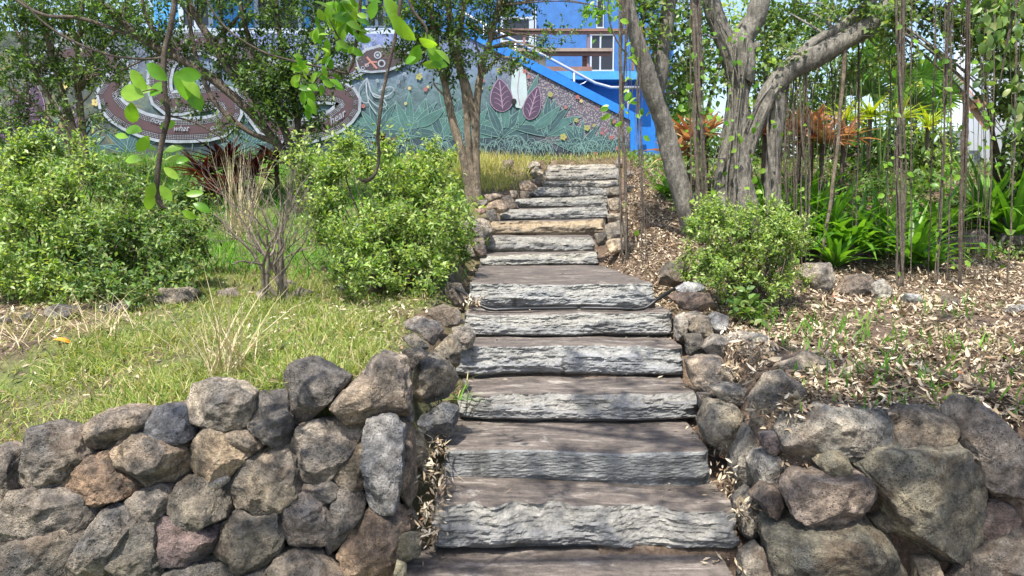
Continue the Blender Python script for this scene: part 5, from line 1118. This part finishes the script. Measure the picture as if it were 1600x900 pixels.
# leaf litter
def litter(n, fx, name, label, Lr=(.03, .085)):
    a = Acc(); x, y = fx(n); k = len(x); z = tz(x, y) + .006 + gT.random(k) ** 2 * .03
    az = gT.uniform(0, 6.28, k); D = np.stack([np.cos(az), np.sin(az), gT.normal(size=k) * .26], 1); N = gT.normal(size=(k, 3)) * .38 + [0, 0, 1]
    ln = gT.uniform(*Lr, k); strips(a, np.stack([x, y, z], 1) - D * ln[:, None] * .5, D, N, ln, ln * gT.uniform(.18, .42, k), (.1, .9, .8, .05), gT.uniform(-1.2, 1.2, k), gT.uniform(.1, .5) , 0)
    o = a.build(name, M['litter']); tag(o, label, 'dead leaves', None, 'stuff'); return o
def fr(n):
    y = 3.17 + 5.7 * gT.random(n) ** 1.25; x = gT.uniform(.85, 1, n) * 0 + (1.15 + (gT.random(n) ** 1.0) * (1.2 + y * .62)); pn = np.array([mnoise.noise(Vector((p * 2.2, q * 2.2, 9))) for p, q in zip(x, y)]); k = (x > np.interp(y, SY, SX1) + .16) & (gT.random(n) < np.clip(.75 + pn * 1.6, .12, 1)); return x[k], y[k]
litter(46000, fr, 'leaf_litter', 'thick brown carpet of dead leaves on the ground right of the steps', (.02, .065))
def fm(n):
    y = gT.uniform(5.3, 11.8, n); x = np.interp(y, SY, SX1) + .1 + gT.random(n) ** 1.2 * 1.3; return x, y
litter(45000, fr, 'leaf_litter', 'crumbs of broken leaves and bark on the ground right of the steps', (.006, .022))
litter(9000, fr, 'leaf_litter', 'larger curled dead leaves lying on the leaf carpet right of the steps', (.05, .10))
litter(15000, fm, 'leaf_litter', 'dead leaves on the slope between the upper steps and the leaning trunk', (.02, .055))
def fl(n):
    y = 3.2 + 3.6 * gT.random(n); x = np.where(gT.random(n) < .5, gT.uniform(-4.6, -.6, n), gT.normal(-.9, .35, n)); k = (x < np.interp(y, SY, SX0) - .25) & (y > lwall(x) + .2); return x[k], y[k]
litter(3200, fl, 'leaf_litter', 'dead leaves scattered over the lawn', (.02, .06))
def fb(n):
    x = gT.normal(-3.6, .6, n); y = gT.normal(4.8, .55, n); k = y > lwall(x) + .2; return x[k], y[k]
litter(2600, fb, 'leaf_litter', 'dead leaves on the bare brown earth at the left edge of the lawn', (.012, .05))
def step_litter():
    a = Acc()
    for i in range(0, 8):
        k = 26; x = np.where(gT.random(k) < .7, SX0[i] - .06 + np.abs(gT.normal(size=k)) * .06, gT.uniform(SX0[i], SX1[i], k)); x = np.where(gT.random(k) < .4, SX1[i] + .05 - np.abs(gT.normal(size=k)) * .1, x)
        d = SY[i + 1] - SY[i]; y = SY[i] + d * (.45 + .5 * gT.random(k)); z = np.full(k, SZ[i] + ZC + .012)
        az = gT.uniform(0, 6.28, k); D = np.stack([np.cos(az), np.sin(az), gT.normal(size=k) * .1], 1); ln = gT.uniform(.015, .05, k)
        strips(a, np.stack([x, y, z], 1), D, gT.normal(size=(k, 3)) * .3 + [0, 0, 1], ln, ln * .3, (.1, .9, .05), gT.uniform(-.8, .8, k), .3)
    for cx, cy, Y in [(690, 640, 3.9), (680, 700, 3.6), (672, 735, 3.5), (690, 765, 3.42), (665, 800, 3.3), (672, 830, 3.2), (1130, 700, 3.8), (1140, 745, 3.6), (1150, 650, 4), (1180, 560, 4.0), (1150, 575, 4.1), (1210, 640, 3.6), (740, 470, 5.2), (1190, 640, 3.55), (1160, 800, 3.3)]:
        k = 70; c = P(cx, cy, Y); B = c + gT.normal(size=(k, 3)) * [.035, .06, .03]; ln = gT.uniform(.02, .055, k)
        strips(a, B, rnd_dirs(k, gT), gT.normal(size=(k, 3)) * .5 + [0, -.3, 1], ln, ln * .28, (.1, .9, .8, .05), gT.uniform(-1, 1, k), .3)
    o = a.build('leaf_litter', M['litter']); tag(o, 'dead leaves caught on the treads and in the clefts beside the steps', 'dead leaves', None, 'stuff')
step_litter()
# ------------------------------------------------------------ strap-leaved lilies, bromeliads, palms
def lily(px, Y, n, L, label, mat='leaf_lily', W=.065, name='strap_leaf_lily', cat='lily', el=(.75, 1.45), bend=(.3, 1.5), group='strap-leaved lilies under the fig tree', lift=0, **kw):
    b = on_ground(px, Y) + [0, 0, lift]; a = Acc(); rosette(a, b, n, L, W, el, bend, gT, **kw); o = a.build(name, M[mat]); tag(o, label, cat, group)
for px, Y, n, L, lab in [(1196, 8.9, 26, .95, 'bright lily with upright strap leaves between the two fig trunks'), (1240, 8.5, 24, .75, 'lily behind the cluster of thin aerial roots'), (1292, 8.6, 34, .95, 'big bright lily behind the pale slanting root'), (1340, 8.3, 30, .85, 'full bright lily in front of the orange bromeliads'),
  (1385, 8.6, 28, .8, 'lily left of the thick root bundle'), (1430, 7.9, 22, .75, 'lily with arching leaves right of the thick root bundle'), (1310, 7.9, 20, .5, 'low lily above the long dark rock'), (1465, 7.7, 12, .35, 'tiny lily at the foot of the root bundles'), (1470, 9.0, 20, .7, 'lily in front of the stepped block wall'),
  (1545, 9.2, 30, .95, 'dark green lily in front of the white house'), (1590, 8.9, 22, .8, 'lily at the right edge of the picture'), (1045, 9.3, 12, .35, 'small pale strap-leaved plant left of the leaning trunk'), (1270, 9.3, 24, .9, 'lily further back under the orange bromeliads')]:
    lily(px, Y, int(n * 1.5), L * 1.25, lab, W=.08)
def brom(px, py, Y, n, L, label, mat, group, W=.055):
    b = P(px, py, Y); a = Acc(); rosette(a, b, n, L, W, (.15, 1.25), (.2, 1.0), gT, widths=(.8, 1, .95, .75, .4, .02)); 
    z = float(tz(b[0], Y)); root_ = thing('bromeliad', label, 'bromeliad', (b[0], Y, min(z, b[2])), group); a.build('leaves', M[mat], root_)
    t = Acc(); tube(t, [(b[0], Y, min(z, b[2]) - .05), (b[0], Y, b[2] + .03)], .03, 7); t.build('stem', M['bark_dark'], root_)
for px, py, Y, L, lab in [(318, 278, 9.2, .34, 'dark red bromeliad with orange tips, leftmost of its bed'), (352, 262, 9.3, .36, 'dark red bromeliad at the top of the left bed'), (362, 300, 9.0, .34, 'dark red bromeliad low in the middle of the left bed'), (395, 275, 9.2, .34, 'dark red bromeliad near the bare bush tips'), (432, 256, 9.4, .3, 'orange-tipped bromeliad next to the leaning trunks'), (330, 306, 9.0, .3, 'dark red bromeliad at the lower left of the left bed')]:
    brom(px, py, Y, 34, L * 1.45, lab, 'brom_red', 'dark red bromeliads below the painted snake', .085)
brom(597, 226, 10.2, 16, .26, 'small dark red bromeliad peeping above the tall bright shrub', 'brom_red', None)
for px, py, Y, L, lab in [(1078, 222, 9.6, .4, 'orange bromeliad right behind the leaning trunk'), (1105, 212, 9.9, .36, 'orange bromeliad behind the twin hanging roots'), (1055, 245, 9.6, .34, 'yellow-orange bromeliad left of the leaning trunk'), (1195, 212, 9.8, .3, 'orange bromeliad between the fig trunk and its prop root'), (1250, 212, 9.8, .42, 'orange bromeliad behind the thin root cluster'), (1285, 226, 9.6, .42, 'widest orange-pink bromeliad above the bright lilies'), (1318, 222, 9.9, .38, 'pinkish bromeliad right of the pale slanting root'), (1270, 200, 10.1, .34, 'orange bromeliad highest in the right bed')]:
    brom(px, py, Y, 32, L * 1.25, lab, 'brom_orange', 'orange bromeliads behind the fig tree', .08)
for px, py, Y, L, lab in [(1320, 190, 10.4, .45, 'yellow-green spiky bromeliad left of the palm'), (1360, 184, 10.6, .5, 'yellow-green spiky bromeliad in the middle of its row'), (1405, 188, 10.6, .5, 'yellow-green spiky bromeliad right of the middle one'), (1450, 200, 10.8, .4, 'yellow-green spiky bromeliad beside the block wall')]:
    brom(px, py, Y, 30, L, lab, 'leaf_yellow', 'yellow-green bromeliads behind the lilies', .05)
fan = dict()
def palm(label, base, Y, fronds, mat):
    b = on_ground(base, Y); r = thing('fan_palm', label, 'palm', b, 'fan palms behind the lilies'); T = Acc()
    for fx, fy, R_, tilt in fronds:
        c = P(fx, fy, Y + gT.uniform(-.4, .4)); tube(T, spline([b, (b + c) / 2 + [0, 0, .15], c], 10), np.linspace(.014, .008, 10), 5)
        a = Acc(); n = 30; an = np.linspace(-2.3, 2.3, n) + gT.normal(size=n) * .02; up = unit(np.array([math.sin(tilt), -.25, math.cos(tilt)])); sd_ = unit(np.cross(up, [0, 1, .25])); nn = np.cross(sd_, up)
        D = up[None] * np.cos(an)[:, None] + sd_[None] * np.sin(an)[:, None]; ln = R_ * Y / F * (1 - .2 * np.abs(an) / 2.3) * gT.uniform(.92, 1.05, n)
        strips(a, np.repeat(c[None], n, 0), D, nn[None] * np.ones((n, 1)), ln, ln * .105, (.45, .9, 1, .7, .04), gT.uniform(.15, .5, n), .35); a.build('frond', M[mat], r)
    T.build('stalks', M['leaf_mid'], r)
palm('bright fan palm with upright fronds near the slanting fig limb', 1375, 10.5, [(1372, 98, 48, -.2), (1352, 60, 36, .5), (1400, 130, 40, .9)], 'leaf_lily')
palm('dark fan palm in the shade behind the pale slanting root', 1345, 10.9, [(1345, 118, 44, -.5), (1360, 145, 42, .3), (1320, 150, 36, -1), (1425, 165, 38, .8)], 'leaf_dark')
palm('pale fan palm against the gap of sky beside the white house', 1440, 11.2, [(1440, 122, 46, .3), (1470, 150, 44, .7), (1410, 150, 38, -.6), (1450, 175, 40, .2), (1465, 110, 30, 1.1)], 'leaf_lily')
palm('low green fan palm behind the leaning trunk', 1075, 11.5, [(1070, 180, 30, -.3), (1095, 190, 26, .6)], 'leaf_lily')
# background greenery
def mass(label, base, Y, blobs, mat, trunk=True, **kw):
    b = on_ground(base, Y); r = thing('background_tree', label, 'tree', b, 'trees behind the fig tree'); A = Acc()
    for bl in blobs:
        c, rad = blob(*bl[:5])
        for _ in range(3):
            q = c + rnd_dirs(1, gT)[0] * np.array(rad) * .6; tube(A, spline([b, (b + q) / 2 + gT.normal(size=3) * .12, q], 10), np.linspace(.05, .012, 10), 6)
    A.build('trunk', M['bark_dark'], r); leafy(r, blobs, M[mat], name='crown', **kw)
bm_ = dict(ll=(.08, .15), lw=.5, per=9, tl=(.3, .6), hollow=.1)
mass('blue-green leafy tree in the gap between the blue house and the fig tree', 1080, 14, [(1078, 120, 36, 60, 14, 60), (1070, 190, 34, 40, 13.5, 40), (1110, 60, 40, 60, 15, 50)], 'leaf_mid', **bm_)
mass('yellow-green tree filling the fork of the fig tree', 1200, 15, [(1200, 60, 60, 60, 15, 90), (1210, 140, 50, 50, 14, 60), (1160, 30, 40, 40, 15, 40)], 'leaf_bright', **bm_)
mass('dark green tree behind the slanting fig limb', 1270, 14, [(1275, 60, 60, 60, 15, 80), (1280, 160, 60, 50, 13, 90), (1340, 90, 50, 50, 14, 60), (1240, 200, 50, 40, 12.5, 60)], 'leaf_dark', **bm_)
mass('dark bushy tree low behind the yellow-green bromeliads', 1400, 12.5, [(1340, 215, 60, 35, 12, 70), (1420, 215, 60, 40, 12, 80), (1470, 250, 36, 40, 11.6, 50), (1380, 250, 70, 30, 11.4, 80), (1440, 290, 50, 30, 11, 40)], 'leaf_dark', **bm_)
mass('pale distant tree low in the gap of sky', 1430, 22, [(1410, 140, 60, 22, 22, 40), (1460, 120, 40, 26, 22, 30)], 'leaf_yellow', **dict(bm_, ll=(.12, .22)))
mass('sunlit green bush in front of the stepped block wall', 1460, 11.0, [(1450, 235, 40, 50, 11.0, 60), (1475, 280, 30, 30, 10.8, 30)], 'leaf_bright', **dict(bm_, ll=(.06, .1), tl=(.2, .35)))
mass('dark tree rising behind the left end of the painted wall', 60, 15, [(40, 20, 90, 34, 15, 60), (150, 20, 70, 30, 15, 40), (230, 10, 50, 30, 15, 24)], 'leaf_dark', **bm_)
mass('leafy bush at the foot of the far right roots', 1590, 9.5, [(1595, 260, 24, 40, 9, 24), (1600, 180, 30, 50, 8.6, 40), (1560, 110, 30, 40, 8.6, 34)], 'leaf_mid', **dict(bm_, ll=(.06, .1), tl=(.2, .35)))
# ------------------------------------------------------------ the near hanging branches with big leaves
def vine(label, mains, leaves, Y, r=3.2, name='hanging_branch', mat='leaf_lime', side=(), bark='bark_dark'):
    rt = thing(name, label, 'branch', P(mains[0][0], mains[0][1], Y)); A = Acc()
    stem(A, mains, [r * 1.15] * (len(mains) - 1) + [r * .35], Y, sides=8, rough=.12, n=50, seed=4)
    for sp_, r2 in side: stem(A, sp_, [r2] * (len(sp_) - 1) + [r2 * .4], Y, sides=6, rough=.1, n=30)
    A.build('stem', M[bark], rt); L = Acc()
    for x, y, ang, ln, *rest in leaves:
        c = P(x, y, Y + gT.uniform(-.08, .08)); l = ln * Y / F; d = np.array([math.cos(ang), gT.uniform(-.25, .25), math.sin(ang)])
        nn = np.array([gT.normal() * .9, -1, .5 + gT.normal() * .6]); strips(L, [c], [d], [nn], [l], [l * gT.uniform(.42, .64)], (.12, .62, .92, 1, .9, .62, .03), gT.uniform(.1, .9), .22)
        tube(A, [c, c - d * .02], .001, 3)
    L.build('leaves', M[mat], rt); return rt
def spray(cx, cy, n, rx, ry, ln=(20, 32), g=gT): return [(cx + g.normal() * rx * .5, cy + g.normal() * ry * .5, g.uniform(-3.1, 3.1) if g.random() < .4 else g.uniform(-2.6, -.5), g.uniform(*ln)) for _ in range(n)]
vine('brown hanging twig with big lime leaves in front of the left shrubs', [(277, -40), (268, 30), (256, 90), (259, 150), (263, 180), (252, 225), (244, 290), (250, 318), (262, 326)],
 [(230, 140, 2.3, 38), (225, 150, 2.9, 44), (262, 125, 2.5, 40), (275, 118, .1, 36), (283, 120, -.6, 42), (288, 135, -.9, 44), (262, 130, -2.6, 34), (205, 160, -1.7, 36), (240, 140, 3.1, 36), (278, 110, -1.2, 50), (222, 205, 3.0, 30), (232, 212, -2.3, 34), (250, 200, .4, 26), (245, 236, 2.7, 30), (255, 240, .5, 34), (258, 250, .1, 36), (238, 262, -2.4, 30), (256, 262, -.6, 30), (240, 285, -1.9, 32), (250, 290, -1.0, 28), (290, 305, .2, 26), (302, 318, -.3, 30), (285, 330, -.5, 24), (235, 300, -1.6, 30), (200, 215, 2.9, 24), (222, 250, 3.0, 28), (275, 255, .6, 20)],
 2.6, 3.6, side=[([(256, 90), (220, 92), (170, 86), (110, 62), (60, 28), (20, -20)], 1.8), ([(262, 180), (300, 190), (330, 205), (360, 225)], 1.6), ([(262, 150), (240, 140), (215, 145)], 1.2), ([(268, 60), (278, 80), (279, 115)], 1.2)])
def pile(cx, cy, rx, ry, n, ln): return [(cx + gT.uniform(-1, 1) * rx, cy + gT.uniform(-1, 1) * ry, gT.uniform(-2.9, .2), gT.uniform(*ln)) for _ in range(n)]
vine('leafy lime-green spray hanging from the top left of centre', [(565, -40), (560, 40), (553, 90), (545, 115)], pile(525, 40, 36, 42, 50, (14, 27)) + pile(490, 110, 34, 38, 40, (12, 24)) + pile(470, 150, 14, 20, 8, (16, 28)) + pile(545, 20, 30, 30, 28, (14, 26)), 3.1, 2.2, side=[([(553, 90), (530, 60), (510, 20)], 1.4), ([(545, 115), (500, 105), (460, 96), (405, 78), (350, 40), (310, -20)], 1.6), ([(510, 105), (490, 130), (470, 150)], 1.0), ([(540, 60), (500, 90), (478, 120)], 1.0)])
vine('single long thin twig curving down in front of the painted flowers', [(628, -40), (622, 30), (608, 100), (598, 150), (591, 210), (592, 245), (585, 272), (570, 283), (560, 278)], [(612, 20, -1.1, 52), (600, -4, -.9, 50), (588, 0, -2.0, 30)], 2.4, 2.3)
vine('twig with pale folded leaves beside the slender tree', [(620, -40), (645, 15), (664, 40), (668, 60)], [(655, 60, -.6, 30), (665, 52, -1.2, 34), (668, 70, -.9, 44), (655, 70, -1.9, 34), (660, 100, -.1, 28), (672, 100, .1, 30), (650, 90, -2.9, 20), (648, 55, 2.9, 26), (680, 78, -.5, 30)], 3.0, 1.8)
vine('sparse leafy spray hanging in front of the blue deck', [(960, -40), (950, 10), (962, 60), (1000, 110)], pile(965, 20, 45, 20, 12, (8, 16)) + pile(985, 100, 14, 40, 9, (8, 14)) + pile(960, 180, 24, 20, 7, (10, 16)) + pile(935, 40, 30, 24, 8, (8, 12)) + pile(992, 160, 12, 30, 6, (10, 16)), 4.6, 1.0, side=[([(1000, 110), (985, 150), (960, 185), (950, 200)], .6)])
vine('sprays of small green leaves dangling at the top right corner', [(1610, -60), (1590, 0), (1575, 60), (1560, 140)], pile(1570, 60, 40, 70, 60, (14, 26)) + pile(1590, 170, 20, 50, 24, (14, 24)) + pile(1540, 30, 20, 30, 10, (12, 20)), 4.5, 1.6, mat='leaf_mid')
mass('broad dark bush filling the background right behind the fig tree', 1230, 12.4, [(1130, 240, 50, 40, 12.4, 70), (1210, 230, 50, 40, 12.4, 80), (1290, 240, 50, 40, 12.2, 80), (1350, 240, 60, 40, 12, 80), (1080, 230, 30, 30, 12.2, 24), (1500, 300, 60, 26, 11, 50), (1400, 300, 80, 24, 10.2, 70)], 'leaf_dark', **bm_)
# tree overhead whose branches hang into the view; its crown shades the lower steps
sh = thing('overhanging_tree', 'tall tree beside the path, its crown above the lower steps, outside the view', 'tree', (4.6, -1.2, ZC - 1.86)); T = Acc()
tube(T, spline([(4.6, -1.2, 0), (4.3, -1, 2.5), (3.2, -.2, 4.6), (1.6, .8, 5.8), (0, 1.2, 6.2)], 30), np.linspace(.2, .05, 30), 12, .08)
for p_ in [(-1.2, 1.8, 6.0), (1, 2.6, 6.2), (2.6, 1.6, 6.2), (.3, .2, 6.4), (-2.2, .6, 5.9)]: tube(T, spline([(1.6, .8, 5.8), (np.array(p_) + (1.6, .8, 5.9)) / 2, p_], 10), np.linspace(.06, .015, 10), 7)
T.build('trunk', M['bark_dark'], sh); L_ = Acc()
for c_, r_, n_ in [((1.4, 1.3, 6.1), (1.4, .9, .5), 60), ((.0, 1.5, 6.2), (1.2, .9, .5), 55), ((2.4, .7, 6.2), (.9, .6, .5), 36), ((3.4, .6, 6.1), (.7, .6, .5), 16), ((-1.6, .6, 6.0), (1.0, .6, .4), 30)]:
    twigs(L_, None, c_, r_, n_, ll=(.07, .12), lw=.6, per=9, tl=(.25, .5), g=gT, hollow=.1)
L_.build('crown', M['leaf_mid'], sh)
# ------------------------------------------------------------ hose and odd bits
a = Acc(); pts = [P(1100, 436, 5.75), P(1062, 447, 5.5), P(1030, 466, 5.26), P(1004, 480, 5.22), P(960, 479, 5.22), P(905, 480, 5.24), P(850, 485, 5.22), P(800, 488, 5.18), P(765, 487, 5.18), P(742, 472, 5.22), P(726, 458, 5.3), P(705, 448, 5.4)]
zt_ = SZ[5] + ZC + .018
for i in range(3, 9): pts[i][2] = zt_
tube(a, spline(pts, 90), .0125, 10); rub = mat_plain('black_rubber', (.012, .012, .013), .4, .1, 10, .1)
tag(a.build('hose', rub), 'black rubber hose lying across the steps at the foot of the deep landing', 'hose')
def one_leaf(label, px, py, col, L=.09):
    p = G(px, py) + [0, 0, .03]; a = Acc(); strips(a, [p - [L / 2, 0, 0]], [[1, .3, .1]], [[0, -.5, 1]], [L], [L * .35], (.1, .8, 1, .7, .05), .9, .4); k = mat_plain('leaf_' + label.split()[0], col, .6, .15); tag(a.build('fallen_leaf', k), label, 'leaf')
one_leaf('orange fallen leaf lying on the lawn at the left', 99, 541, (.75, .3, .02), .11)
one_leaf('rusty curled leaf on the litter above the right wall', 1512, 592, (.5, .2, .08), .12)
one_leaf('red-brown leaf in front of the brown loose stone', 1310, 470, (.42, .14, .07), .1)
a = Acc(); tube(a, spline([P(78, 441, 5.9), P(130, 441, 5.9), P(196, 440, 5.9)], 8), .004, 5); tag(a.build('dry_stick', M['dry_twig']), 'long pale dry stick caught level in the big left-hand shrub', 'stick')
